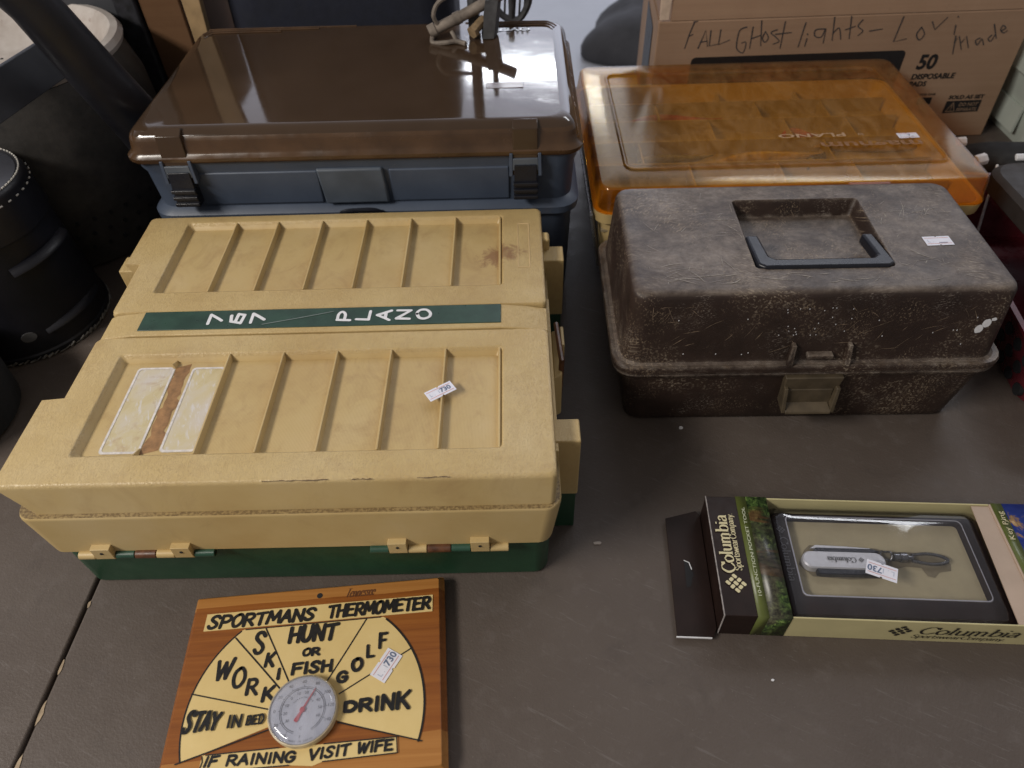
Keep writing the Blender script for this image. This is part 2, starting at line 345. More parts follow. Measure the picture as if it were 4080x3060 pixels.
def m_leather():
    a = N('black_leather'); c = a.ramp(a.noise(20, 5), (0.3, (0.006, 0.006, 0.009)), (0.7, (0.012, 0.012, 0.017)))
    a.set(col=c, rough=0.42, spec=0.4); a.bump(a.noise(220, 4), 0.25, 0.0008); return a.m
LEATHER = m_leather()
THREAD = plain('white_thread', (0.50, 0.48, 0.44), 0.8, 0.2, 300)
WORNEDGE = plain('worn_leather_edge', (0.16, 0.15, 0.14), 0.8, 0.6, 160)
def m_iron():
    a = N('sooty_iron'); c = a.ramp(a.noise(22, 7, 0.7), (0.35, (0.026, 0.024, 0.023)), (0.7, (0.062, 0.056, 0.051)))
    c = a.mix(a.ramp(a.vor(45), (0.0, 0.5), (0.06, 0.0)), c, (0.09, 0.085, 0.08))
    a.set(col=c, rough=0.62, spec=0.4); a.bump(a.noise(60, 5), 0.3, 0.002); return a.m
IRON = m_iron()
IRONBLUE = plain('blued_iron', (0.024, 0.025, 0.031), 0.5, 0.25, 25)
def m_enamel():
    a = N('old_enamel'); c = a.ramp(a.noise(14, 6, 0.7), (0.3, (0.36, 0.31, 0.275)), (0.65, (0.55, 0.51, 0.48)))
    c = a.mix(a.ramp(a.noise(40, 6, 0.75), (0.64, 0.0), (0.74, 0.7)), c, (0.17, 0.09, 0.06))
    a.set(col=c, rough=0.35); return a.m
ENAMEL = m_enamel()
RUST = plain('rusty_grey_metal', (0.21, 0.175, 0.145), 0.7, 0.45, 60, 0.35, 160, 0.4, 0.15)
REDPL = plain('dark_red_plastic', (0.13, 0.015, 0.024), 0.30, 0.3, 30, 0.05)
MILK = plain('milky_plastic', (0.46, 0.50, 0.45), 0.4, 0.06, 20)
DARKBROWN = plain('dark_brown_plastic', (0.024, 0.018, 0.015), 0.65, 0.2, 30, 0.15, 400)
GREYBOARD = plain('slate_board', (0.042, 0.044, 0.052), 0.75, 0.15, 10)
def m_floor():
    a = N('concrete_floor'); c = a.ramp(a.noise(1.5, 6, 0.6), (0.3, (0.40, 0.42, 0.47)), (0.7, (0.52, 0.54, 0.60)))
    a.set(col=c, rough=0.5); return a.m
FLOOR = m_floor()
WORNTAN = plain('worn_edge_tan', (0.34, 0.26, 0.17), 0.8, 0.4, 90)

# ------------------------------------------------------------------ object helpers
def tag(o, label=None, cat=None, group=None, kind=None):
    for k_, v in (('label', label), ('category', cat), ('group', group), ('kind', kind)):
        if v: o[k_] = v
    return o
def thing(name, label, cat, loc=(0, 0, 0), rz=0.0, group=None):
    o = bpy.data.objects.new(name, None); C.objects.link(o); o.empty_display_size = 0.02
    o.location = loc; o.rotation_euler = (0, 0, rz)
    return tag(o, label, cat, group)
def finish(bm, sharp=38):
    bmesh.ops.recalc_face_normals(bm, faces=bm.faces)
    for f in bm.faces: f.smooth = True
    for e in bm.edges:
        if len(e.link_faces) == 2 and e.calc_face_angle(0) > R(sharp): e.smooth = False
def obj(name, bm, mat, parent=None, bevel=0.0, seg=2, solid=0.0, recalc=True, loc=None, rot=None):
    if recalc: finish(bm)
    me = bpy.data.meshes.new(name); bm.to_mesh(me); bm.free()
    for q in (mat if isinstance(mat, (list, tuple)) else [mat]): me.materials.append(q)
    o = bpy.data.objects.new(name, me); C.objects.link(o)
    if parent: o.parent = parent
    if loc: o.location = loc
    if rot: o.rotation_euler = rot
    if solid:
        md = o.modifiers.new('solid', 'SOLIDIFY'); md.thickness = solid; md.offset = -1
    if bevel:
        md = o.modifiers.new('bevel', 'BEVEL'); md.width = bevel; md.segments = seg; md.limit_method = 'ANGLE'; md.angle_limit = R(32)
    if recalc and not solid:
        md = o.modifiers.new('normals', 'WEIGHTED_NORMAL'); md.keep_sharp = True; md.weight = 100
    return o
def new(): return bmesh.new()
def rloop(bm, z, cx, cy, hx, hy, r, n=5):
    vs = []
    r = min(r, hx * 0.999, hy * 0.999)
    for qx, qy, a0 in ((1, 1, 0), (-1, 1, 90), (-1, -1, 180), (1, -1, 270)):
        for i in range(n + 1):
            a = R(a0 + 90.0 * i / n)
            vs.append(bm.verts.new((cx + qx * (hx - r) + r * math.cos(a), cy + qy * (hy - r) + r * math.sin(a), z)))
    return vs
def bridge(bm, A, B, mi=0):
    k_ = len(A)
    for i in range(k_):
        f = bm.faces.new((A[i], A[(i + 1) % k_], B[(i + 1) % k_], B[i])); f.material_index = mi
def loft(bm, levels, cap0=True, cap1=True, n=5, mi=None):
    loops = [rloop(bm, *lv, n=n) for lv in levels]
    for i in range(len(loops) - 1): bridge(bm, loops[i], loops[i + 1], mi[i] if mi else 0)
    if cap0: bm.faces.new(loops[0][::-1])
    if cap1:
        f = bm.faces.new(loops[-1])
        if mi: f.material_index = mi[-1]
    return loops
def box(bm, x0, x1, y0, y1, z0, z1, M_=None):
    vs = [bm.verts.new(p) for p in ((x0, y0, z0), (x1, y0, z0), (x1, y1, z0), (x0, y1, z0), (x0, y0, z1), (x1, y0, z1), (x1, y1, z1), (x0, y1, z1))]
    for f in ((3, 2, 1, 0), (4, 5, 6, 7), (0, 1, 5, 4), (1, 2, 6, 5), (2, 3, 7, 6), (3, 0, 4, 7)): bm.faces.new([vs[i] for i in f])
    if M_ is not None:
        for v in vs: v.co = M_ @ v.co
    return vs
def hexa(bm, bottom, top):
    vs = [bm.verts.new(p) for p in list(bottom) + list(top)]
    for f in ((3, 2, 1, 0), (4, 5, 6, 7), (0, 1, 5, 4), (1, 2, 6, 5), (2, 3, 7, 6), (3, 0, 4, 7)): bm.faces.new([vs[i] for i in f])
def prism(bm, pts, z0, z1):
    """outline in xy between two heights"""
    a = [bm.verts.new((x, y, z0)) for x, y in pts]; b = [bm.verts.new((x, y, z1)) for x, y in pts]
    bm.faces.new(a[::-1]); bm.faces.new(b)
    for i in range(len(a)): bm.faces.new((a[i], a[(i + 1) % len(a)], b[(i + 1) % len(a)], b[i]))
def tube(bm, pts, rad, n=10, caps=True, flat=1.0):
    pts = [Vector(p) for p in pts]; rs = rad if isinstance(rad, (list, tuple)) else [rad] * len(pts)
    prev = None; ref = None
    for i, p in enumerate(pts):
        d = (pts[min(i + 1, len(pts) - 1)] - pts[max(i - 1, 0)]).normalized()
        if ref is None:
            ref = d.orthogonal().normalized()
        ref = (ref - d * ref.dot(d)).normalized(); s_ = d.cross(ref)
        lp = [bm.verts.new(p + (ref * math.cos(2 * math.pi * j / n) + s_ * math.sin(2 * math.pi * j / n) * flat) * rs[i]) for j in range(n)]
        if prev:
            for j in range(n): bm.faces.new((prev[j], prev[(j + 1) % n], lp[(j + 1) % n], lp[j]))
        elif caps: bm.faces.new(lp[::-1])
        prev = lp
    if caps: bm.faces.new(prev)
def smooth_pts(pts, k_=6):
    out = []
    P = [Vector(p) for p in pts]
    for i in range(len(P) - 1):
        p0 = P[max(i - 1, 0)]; p1 = P[i]; p2 = P[i + 1]; p3 = P[min(i + 2, len(P) - 1)]
        for j in range(k_):
            t = j / k_
            out.append(0.5 * ((2 * p1) + (p2 - p0) * t + (2 * p0 - 5 * p1 + 4 * p2 - p3) * t * t + (3 * p1 - p0 - 3 * p2 + p3) * t ** 3))
    out.append(P[-1]); return out
def lathe(bm, prof, n=48, cx=0, cy=0, cap0=True, cap1=True):
    loops = []
    for r, z in prof:
        loops.append([bm.verts.new((cx + r * math.cos(2 * math.pi * j / n), cy + r * math.sin(2 * math.pi * j / n), z)) for j in range(n)])
    for a, b in zip(loops, loops[1:]): bridge(bm, a, b)
    if cap0: bm.faces.new(loops[0][::-1])
    if cap1: bm.faces.new(loops[-1])
# --- writing -------------------------------------------------------------
class Plane:
    """a flat writing surface: origin, reading direction, letter-up direction"""
    def __init__(s, o, u, v): s.o = Vector(o); s.u = Vector(u); s.v = Vector(v); s.n = s.u.cross(s.v).normalized()
    def p(s, x, y, h=0.0): return s.o + s.u * x + s.v * y + s.n * h
def ribbon(bm, pl, pts, wfun, h, caps=True):
    pts = [Vector((p[0], p[1])) for p in pts]
    L, Rr = [], []
    for i, p in enumerate(pts):
        d = pts[min(i + 1, len(pts) - 1)] - pts[max(i - 1, 0)]
        if d.length < 1e-9: d = Vector((1, 0))
        d.normalize(); nrm = Vector((-d.y, d.x)); wd = wfun(d, i / max(1, len(pts) - 1)) * 0.5
        L.append(p + nrm * wd); Rr.append(p - nrm * wd)
    poly_l = [bm.verts.new(pl.p(q.x, q.y, h)) for q in L]; poly_r = [bm.verts.new(pl.p(q.x, q.y, h)) for q in Rr]
    for i in range(len(pts) - 1):
        bm.faces.new((poly_r[i], poly_r[i + 1], poly_l[i + 1], poly_l[i]))
    if caps:
        for end, sgn in ((0, -1), (-1, 1)):
            c = pts[end]; a = L[end] - c; r_ = a.length
            if r_ < 1e-7: continue
            a0 = math.atan2(a.y, a.x); arc = []
            for j in range(1, 6):
                an = a0 - sgn * math.pi * j / 6
                arc.append(bm.verts.new(pl.p(c.x + r_ * math.cos(an), c.y + r_ * math.sin(an), h)))
            ring = [poly_l[end]] + arc + [poly_r[end]]
            bm.faces.new(ring if sgn < 0 else ring[::-1])
def orient(bm, n):
    for f in bm.faces:
        f.normal_update()
        if f.normal.dot(n) < 0: f.normal_flip()
# brush capitals: (smooth?, points) in a unit box
G = {
 'A': [(0, [(0, 0), (.48, 1)]), (0, [(.48, 1), (.92, 0)]), (0, [(.2, .36), (.78, .36)])],
 'B': [(0, [(.08, 0), (.08, 1)]), (1, [(.08, .98), (.6, .98), (.8, .76), (.6, .53), (.08, .53)]), (1, [(.3, .53), (.7, .5), (.92, .27), (.65, .02), (.08, .02)])],
 'D': [(0, [(.08, 0), (.08, 1)]), (1, [(.08, .97), (.55, .97), (.95, .55), (.6, .05), (.08, .02)])],
 'E': [(0, [(.08, 0), (.08, 1)]), (0, [(.08, .97), (.9, .99)]), (0, [(.08, .52), (.75, .54)]), (0, [(.08, .03), (.92, .03)])],
 'F': [(0, [(.1, 0), (.1, 1)]), (0, [(.1, .96), (.98, 1)]), (0, [(.1, .5), (.82, .53)])],
 'G': [(1, [(.9, .82), (.6, 1), (.2, .85), (.02, .45), (.2, .06), (.6, 0), (.9, .25), (.92, .45)]), (0, [(.55, .46), (.95, .46)])],
 'H': [(0, [(.08, 0), (.08, 1)]), (0, [(.92, 0), (.92, 1)]), (0, [(.08, .48), (.92, .54)])],
 'I': [(0, [(.5, 0), (.5, 1)])],
 'K': [(0, [(.08, 0), (.08, 1)]), (0, [(.95, 1), (.12, .42)]), (0, [(.35, .55), (.95, 0)])],
 'L': [(0, [(.1, 1), (.1, .03)]), (0, [(.1, .03), (.92, .05)])],
 'M': [(0, [(.03, 0), (.14, 1)]), (0, [(.14, 1), (.5, .25)]), (0, [(.5, .25), (.86, 1)]), (0, [(.86, 1), (.97, 0)])],
 'N': [(0, [(.08, 0), (.08, 1)]), (0, [(.08, 1), (.9, 0)]), (0, [(.9, 0), (.92, 1)])],
 'O': [(1, [(.5, 1), (.12, .8), (.04, .4), (.25, .03), (.6, .02), (.92, .35), (.92, .75), (.68, .99), (.5, 1)])],
 'P': [(0, [(.08, 0), (.08, 1)]), (1, [(.08, .97), (.65, .97), (.92, .73), (.65, .46), (.08, .44)])],
 'R': [(0, [(.08, 0), (.08, 1)]), (1, [(.08, .97), (.65, .97), (.88, .75), (.62, .5), (.08, .47)]), (0, [(.4, .48), (.95, 0)])],
 'S': [(1, [(.93, .82), (.7, .99), (.32, .95), (.16, .74), (.4, .56), (.7, .4), (.8, .2), (.55, .02), (.2, .02), (.02, .18)])],
 'T': [(0, [(.5, 0), (.5, .97)]), (0, [(.0, .93), (1, .99)])],
 'U': [(1, [(.08, 1), (.06, .4), (.25, .03), (.65, .03), (.9, .4), (.92, 1)])],
 'V': [(0, [(0, 1), (.42, 0)]), (0, [(.42, 0), (.98, 1)])],
 'W': [(0, [(0, 1), (.16, 0)]), (0, [(.16, 0), (.5, .85)]), (0, [(.5, .85), (.64, 0)]), (0, [(.64, 0), (1, 1)])],
 'Y': [(0, [(0, 1), (.48, .45)]), (0, [(1, 1), (.48, .45)]), (0, [(.48, .45), (.46, 0)])],
 '7': [(0, [(.0, .97), (.95, .97)]), (0, [(.95, .97), (.35, 0)])],
 '6': [(0, [(.8, 1), (.2, .9)]), (0, [(.2, .9), (.05, .1)]), (0, [(.05, .1), (.85, .03)]), (0, [(.85, .03), (.95, .5)]), (0, [(.95, .5), (.15, .55)])],
}
WID = {'I': .35, 'M': 1.25, 'W': 1.25}
def brush(bm, pl, text, quad, t, h0, jitter=0.03, gap=0.22):
    """brush letters stretched over a quad (bl, br, tl, tr) in plane units"""
    bl, br, tl, tr = [Vector(q) for q in quad]
    tot = sum(WID.get(ch, 1.0) if ch != ' ' else 0.7 for ch in text) + gap * (len(text) - 1)
    x = 0.0; h = h0
    for ch in text:
        wd = WID.get(ch, 1.0) if ch != ' ' else 0.7
        if ch != ' ':
            jx = random.uniform(-jitter, jitter); jy = random.uniform(-jitter, jitter)
            for sm, pts in G[ch]:
                q = smooth_pts([(*p, 0) for p in pts], 5) if sm else [Vector((*p, 0)) for p in pts]
                if not sm and len(q) == 2: q = [q[0].lerp(q[1], i / 4) for i in range(5)]
                out = []
                for p in q:
                    u = (x + p.x * wd) / tot; v = p.y
                    a = bl.lerp(br, u); b = tl.lerp(tr, u); r_ = a.lerp(b, v + jy)
                    out.append((r_.x + jx * t, r_.y))
                k1 = random.uniform(.9, 1.1); k2 = random.uniform(.85, 1.05)
                ribbon(bm, pl, out, lambda d, s_: t * (k1 + (k2 - k1) * s_), h); h += 0.000012
        x += wd + gap
    return h
# serif roman lower-case drawn with a broad nib: heavy uprights, thin joins
NB = {
 'C': (.95, [(1, [(.88, .74), (.62, .97), (.3, .9), (.08, .5), (.28, .1), (.6, .02), (.9, .22)]), (0, [(.88, .97), (.88, .70)])]),
 'S': (.7, [(1, [(.62, .8), (.45, .97), (.15, .9), (.12, .68), (.4, .5), (.62, .3), (.5, .05), (.2, .03), (.05, .22)])]),
 'o': (.68, [(1, [(.34, .64), (.1, .5), (.06, .3), (.2, .03), (.42, .03), (.6, .25), (.58, .48), (.34, .64)])]),
 'l': (.34, [(0, [(.17, 0), (.17, 1.02)]), (0, [(.0, .015), (.34, .015)]), (0, [(.02, .98), (.17, 1.0)])]),
 'u': (.72, [(1, [(.14, .62), (.14, .2), (.25, .02), (.42, .04), (.56, .2)]), (0, [(.56, 0), (.56, .62)]), (0, [(.0, .61), (.14, .62)]), (0, [(.44, .61), (.56, .62)]), (0, [(.56, .015), (.7, .015)])]),
 'm': (1.1, [(0, [(.14, 0), (.14, .62)]), (1, [(.14, .48), (.32, .63), (.5, .5), (.5, .4)]), (0, [(.5, .45), (.5, 0)]), (1, [(.5, .48), (.7, .63), (.88, .5), (.88, .4)]), (0, [(.88, .45), (.88, 0)]), (0, [(.02, .015), (.26, .015)]), (0, [(.4, .015), (.6, .015)]), (0, [(.78, .015), (1.0, .015)]), (0, [(.02, .61), (.14, .62)])]),
 'b': (.7, [(0, [(.14, 0.02), (.14, 1.02)]), (1, [(.14, .48), (.36, .64), (.6, .5), (.6, .18), (.38, .01), (.14, .1)]), (0, [(.0, .98), (.14, 1.0)])]),
 'i': (.34, [(0, [(.17, 0), (.17, .62)]), (0, [(.02, .015), (.32, .015)]), (0, [(.04, .61), (.17, .62)]), (0, [(.17, .83), (.17, .92)])]),
 'a': (.64, [(1, [(.1, .5), (.28, .64), (.46, .55), (.48, .4)]), (0, [(.48, .45), (.48, .03)]), (1, [(.48, .38), (.15, .28), (.08, .12), (.22, .01), (.48, .14)]), (0, [(.48, .02), (.62, .03)])]),
 'p': (.7, [(0, [(.14, -.3), (.14, .62)]), (1, [(.14, .48), (.36, .64), (.6, .5), (.6, .18), (.38, .01), (.14, .1)]), (0, [(.0, -.29), (.28, -.29)])]),
 'r': (.5, [(0, [(.14, 0), (.14, .62)]), (1, [(.14, .42), (.28, .6), (.46, .6)]), (0, [(.0, .015), (.3, .015)])]),
 't': (.42, [(1, [(.17, .85), (.17, .2), (.26, .02), (.42, .08)]), (0, [(.02, .6), (.38, .6)])]),
 's': (.52, [(1, [(.44, .5), (.28, .64), (.1, .55), (.16, .38), (.4, .26), (.4, .08), (.2, .01), (.04, .14)])]),
 'w': (.95, [(0, [(.02, .62), (.26, 0)]), (0, [(.26, 0), (.46, .6)]), (0, [(.46, .6), (.68, 0)]), (0, [(.68, 0), (.92, .62)])]),
 'e': (.6, [(1, [(.08, .34), (.52, .36), (.46, .58), (.28, .64), (.08, .45), (.08, .2), (.26, .01), (.54, .14)])]),
 'n': (.74, [(0, [(.14, 0), (.14, .62)]), (1, [(.14, .46), (.36, .63), (.55, .5), (.55, .4)]), (0, [(.55, .45), (.55, 0)]), (0, [(.0, .015), (.26, .015)]), (0, [(.44, .015), (.68, .015)])]),
 'y': (.66, [(0, [(.04, .62), (.32, .02)]), (1, [(.6, .62), (.32, .02), (.2, -.24), (.04, -.26)])]),
 'T': (.8, [(0, [(.4, 0), (.4, .97)]), (0, [(.04, .97), (.76, .97)])]), ' ': (.35, []), '.': (.3, [(0, [(.12, 0), (.12, .06)])]),
}
def nib(bm, pl, text, x0, y0, width, height, h, shear=0.0, weight=1.0):
    tot = sum(NB[c][0] for c in text); x = 0
    for c in text:
        wd, st = NB[c]
        for sm, pts in st:
            q = smooth_pts([(*p, 0) for p in pts], 6) if sm else [Vector((*p, 0)) for p in pts]
            out = [(x0 + ((x + p.x) / tot) * width + shear * p.y * height, y0 + p.y * height) for p in q]
            ribbon(bm, pl, out, lambda d, s_: height * weight * (0.045 + 0.115 * abs(d.y) ** 1.4), h, caps=False); h += 0.000006
        x += wd
def type_on(bm, pl, text, x, y, size, h, width=None, bold=0.0, align='LEFT', shear=0.0):
    """built-in font text laid flat on a plane; size = cap height"""
    cu = bpy.data.curves.new('t', 'FONT'); cu.body = text; cu.size = 1.0; cu.offset = bold; cu.align_x = align; cu.shear = shear; cu.resolution_u = 3
    o = bpy.data.objects.new('t', cu); C.objects.link(o)
    dg = bpy.context.evaluated_depsgraph_get(); dg.update()
    me = bpy.data.meshes.new_from_object(o.evaluated_get(dg))
    bpy.data.objects.remove(o); bpy.data.curves.remove(cu)
    if not me.vertices: return
    s_ = size / 0.72; sx_ = s_
    if width:
        xs = [v.co.x for v in me.vertices]; sx_ = width / max(1e-6, max(xs) - min(xs))
    vs = [bm.verts.new(pl.p(x + v.co.x * sx_, y + v.co.y * s_, h)) for v in me.vertices]
    for p in me.polygons:
        try: bm.faces.new([vs[i] for i in p.vertices])
        except ValueError: pass
    bpy.data.meshes.remove(me)
def lettering(parent, bm, pl, mat, name='lettering'):
    orient(bm, pl.n); return obj(name, bm, mat, parent, recalc=False)
def flat_poly(bm, pl, pts, h):
    f = bm.faces.new([bm.verts.new(pl.p(x, y, h)) for x, y in pts]); return f
def sticker(parent, pl, cx, cy, ang, L=0.0262, W=0.0125, txt='730', faint='1'):
    """price-gun label with notched long sides, two red rules and a printed number"""
    c, s_ = math.cos(ang), math.sin(ang)
    q = Plane(pl.p(cx, cy), pl.u * c + pl.v * s_, -pl.u * s_ + pl.v * c)
    a, b = L / 2, W / 2; nx = 0.0011
    out = [(-a, -b), (-nx, -b), (-nx * .6, -b + .0012), (nx * .6, -b + .0012), (nx, -b), (a, -b), (a, b), (nx, b), (nx * .6, b - .0012), (-nx * .6, b - .0012), (-nx, b), (-a, b)]
    bm = new(); lo = [bm.verts.new(q.p(x, y, 0.0002)) for x, y in out]
    hi = [bm.verts.new(q.p(x, y, 0.00045)) for x, y in out]
    bm.faces.new(hi); bm.faces.new(lo[::-1])
    for i in range(len(lo)): bm.faces.new((lo[i], lo[(i + 1) % len(lo)], hi[(i + 1) % len(lo)], hi[i]))
    o = obj('price_sticker', bm, PAPER, parent)
    bm = new()
    for yy in (-b * .62, b * .62): flat_poly(bm, q, [(-a * .92, yy - .00022), (a * .88, yy - .00022), (a * .88, yy + .00022), (-a * .92, yy + .00022)], 0.00062)
    lettering(o, bm, q, REDLINE, 'printed_rule')
    bm = new(); type_on(bm, q, txt, -a * 0.02, -b * .34, W * .40, 0.0008, bold=.02)
    lettering(o, bm, q, BLUEINK)
    bm = new(); type_on(bm, q, faint, -a * .22, -b * .32, W * .33, 0.0007); type_on(bm, q, 'L .', -a * .82, -b * .32, W * .30, 0.0007)
    lettering(o, bm, q, FADED)
    return o
UP = lambda z, x=0, y=0: Plane((x, y, z), (1, 0, 0), (0, 1, 0))

# ================================================================== SETTING
bm = new(); box(bm, -14, 14, -8, 22, -0.80, -0.74)
tag(obj('floor', bm, FLOOR), kind='structure')
# two table tops meeting at a worn seam
seam_a = Vector((-0.4040, 0.3389)); seam_b = Vector((-0.4105, 0.1770)); sd = (seam_a - seam_b).normalized()
def seam_x(y): return seam_a.x + (y - seam_a.y) * sd.x / sd.y
def slab(name, pts, label):
    bm = new(); prism(bm, pts, -0.045, 0.0)
    o = obj(name, bm, TABLE, bevel=0.0022); tag(o, label, 'table'); return o
def table_legs(t, spots):
    for x, y in spots:
        bm = new(); tube(bm, [(x, y, -0.045), (x, y, -0.74)], 0.014, 10); obj('leg', bm, DARKMETAL, t)
t1 = slab('folding_table', [(seam_x(-0.1) + .0016, -0.1), (1.35, -0.1), (1.35, 1.36), (seam_x(1.36) + .0016, 1.36)], 'brown plastic folding table top under the tackle boxes, right of the worn seam')
t2 = slab('folding_table', [(-1.7, -0.1), (seam_x(-0.1) - .0016, -0.1), (seam_x(1.36) - .0016, 1.36), (-1.7, 1.36)], 'brown plastic folding table top left of the worn seam, under the black leather case')
table_legs(t1, [(-.3, .05), (1.25, .05), (-.3, 1.2), (1.25, 1.2)]); table_legs(t2, [(-1.6, .05), (-.5, .05), (-1.6, 1.2), (-.5, 1.2)])
# chipped paint along the seam
bm = new(); pl = UP(0.0)
for yc, ln, wd in ((0.316, .008, .0022), (0.258, .013, .0024), (0.219, .020, .0030), (0.176, .024, .0032), (0.150, .012, .003)):
    pts = []
    for i in range(10):
        a = 2 * math.pi * i / 10; r_ = random.uniform(.6, 1.0)
        pts.append((seam_x(yc) + .0026 + wd * r_ * math.cos(a) * .8, yc + ln * r_ * math.sin(a) * .6))
    flat_poly(bm, pl, pts, 0.0006); orient(bm, pl.n); obj('worn_edge', bm, WORNTAN, t1, recalc=False); bm = new()


# ================================================================== TAN AND GREEN TACKLE BOX
P = thing('tackle_box', 'tan and dark green two-sided tackle box with ribbed lids, white price sticker and brown spill', 'tackle box', (-0.187, 0.527, 0), R(-0.95))
bm = new(); loft(bm, [(0.0, 0, 0, .2165, .189, .012), (0.003, 0, 0, .2185, .191, .014), (.069, 0, 0, .2195, .1925, .014)])
obj('base', bm, GREEN, P)
bm = new(); loft(bm, [(.067, 0, 0, .2205, .1975, .012), (.0685, 0, 0, .2215, .1985, .013), (.117, 0, 0, .2282, .1982, .014), (.1192, 0, 0, .2272, .1968, .013), (.1195, 0, 0, .218, .189, .010), (.112, 0, 0, .215, .186, .010)])
obj('rim', bm, GRIMY, P)
def lid(y0, y1, ry0, ry1, mat, name, fx):
    cy = (y0 + y1) / 2; hy = (y1 - y0) / 2; rc = (ry0 + ry1) / 2; rh = (ry1 - ry0) / 2
    bm = new()
    loft(bm, [(.1185, .0058, cy, .2155, hy, .004), (.121, .0058, cy, .2172, hy + .0008, .005), (.1505, .0056, cy + fx * .0015, .2186, hy - .0010, .005), (.1535, .0056, cy + fx * .002, .2176, hy - .0018, .006), (.1550, .0056, cy + fx * .0028, .2152, hy - .0036, .007),
              (.1550, 0, rc, .1815, rh + .002, .004), (.1540, 0, rc, .1800, rh, .004), (.1475, 0, rc, .1760, rh - .0042, .003)])
    # the lid steps out over the corner post on its left side
    ye, dx = (-.0960, -.0205) if fx > 0 else (.1010, -.0160)
    for yy in (ye, ye + fx * .002):
        bmesh.ops.bisect_plane(bm, geom=bm.verts[:] + bm.edges[:] + bm.faces[:], plane_co=(0, yy, 0), plane_no=(0, 1, 0))
    for v in bm.verts:
        if v.co.x < -.19 and (v.co.y - ye) * fx < 1e-5: v.co.x += dx * (v.co.z - .1185) / .0365
    o = obj(name, bm, mat, P)
    # raised ribs inside the recess
    for i in range(7):
        x = -.1275 + .0508 * i
        if name == 'back_lid' and i == 0: x = -.1245
        bm = new(); a, b = ry0 + .0005, ry1 - .0005
        if name == 'front_lid' and i == 0:
            for p, q in ((a, a + .012), (b - .012, b)):
                hexa(bm, [(x - .0022, p, .1458), (x + .0022, p, .1458), (x + .0022, q, .1458), (x - .0022, q, .1458)], [(x - .0006, p, .1540), (x + .0006, p, .1540), (x + .0006, q, .1480), (x - .0006, q, .1480)])
                if p == a: obj('rib', bm, TANS, o, bevel=.0004); bm = new()
        else:
            hexa(bm, [(x - .0022, a, .1458), (x + .0022, a, .1458), (x + .0022, b, .1458), (x - .0022, b, .1458)], [(x - .0008, a, .1545), (x + .0008, a, .1545), (x + .0008, b, .1545), (x - .0008, b, .1545)])
        obj('rib', bm, TANS, o, bevel=.0004)
    return o
fl = lid(-.1925, -.0165, -.1595, -.0405, TAN_F, 'front_lid', 1)
bl_ = lid(.0205, .1925, .0515, .1745, TAN_B, 'back_lid', -1)
bm = new()
prof = [(-.2125, .1185), (-.2125, .1500), (-.205, .1530), (-.178, .1560), (.178, .1560), (.205, .1530), (.2242, .1490), (.2242, .1185)]
a = [bm.verts.new((x, -.0150, z)) for x, z in prof]; b = [bm.verts.new((x, .0190, z)) for x, z in prof]
bm.faces.new(a); bm.faces.new(b[::-1])
for i in range(len(a)): bm.faces.new((a[i], b[i], b[(i + 1) % len(a)], a[(i + 1) % len(a)]))
strap = obj('centre_strip', bm, TAN, P, bevel=.0012)
bm = new(); box(bm, -.1755, .1785, -.0085, .0185, .1545, .1567)
strip = obj('green_label', bm, GREEN_STRIP, strap, bevel=.0004)
pl = UP(.1567)
bm = new(); h = 0.0003
for ch, x in (('7', -.1025), ('6', -.0812), ('7', -.0604), ('P', .0245), ('L', .0432), ('A', .0634), ('N', .0827), ('O', .1024)):
    # each letter lies on its side: letter-up points left
    q = Plane((x + .0065, .0052 - .0075, .1567), (0, 1, 0), (-1, 0, 0)); s1, s2 = .0150, .0125
    h = brush(bm, q, ch, [(0.0, 0), (s1, -.001), (.001, s2), (s1, s2)], .0032, h, 0.01)
lettering(strip, bm, UP(.1567), WHITEPAINT)
bm = new(); ribbon(bm, pl, [(-.0540, -.004), (-.02, .004), (.0130, .0125)], lambda d, s_: .0011, .0004); lettering(strip, bm, pl, plain('scratch', (.16, .19, .18), .6), 'scratch')
# small slot in the back lid
bm = new(); loft(bm, [(.1551, .203, .118, .0066, .040, .001), (.15535, .203, .118, .0066, .040, .001), (.15535, .203, .118, .0058, .0392, .001), (.1547, .203, .118, .0052, .0385, .001)], cap0=False)
obj('slot', bm, plain('slot_tan', (.56, .40, .20), .5, .1), bl_)
# faded paper labels in the front recess
def decal(x0, x1, y0, y1, skew, mat, frame=True):
    o = new(); pl = UP(.1477)
    loft(o, [(.1476, (x0 + x1) / 2, (y0 + y1) / 2, (x1 - x0) / 2, (y1 - y0) / 2, .004), (.1479, (x0 + x1) / 2, (y0 + y1) / 2, (x1 - x0) / 2, (y1 - y0) / 2, .004)])
    d = obj('paper_label', o, mat, fl)
    if frame:
        o = new(); A = rloop(o, .1482, (x0 + x1) / 2, (y0 + y1) / 2, (x1 - x0) / 2 - .0004, (y1 - y0) / 2 - .0004, .004); B = rloop(o, .1482, (x0 + x1) / 2, (y0 + y1) / 2, (x1 - x0) / 2 - .0024, (y1 - y0) / 2 - .0026, .003); bridge(o, A, B)
        orient(o, Vector((0, 0, 1))); obj('printed_border', o, plain('label_border', (.62, .58, .55), .6, .2, 200), d, recalc=False)
    return d
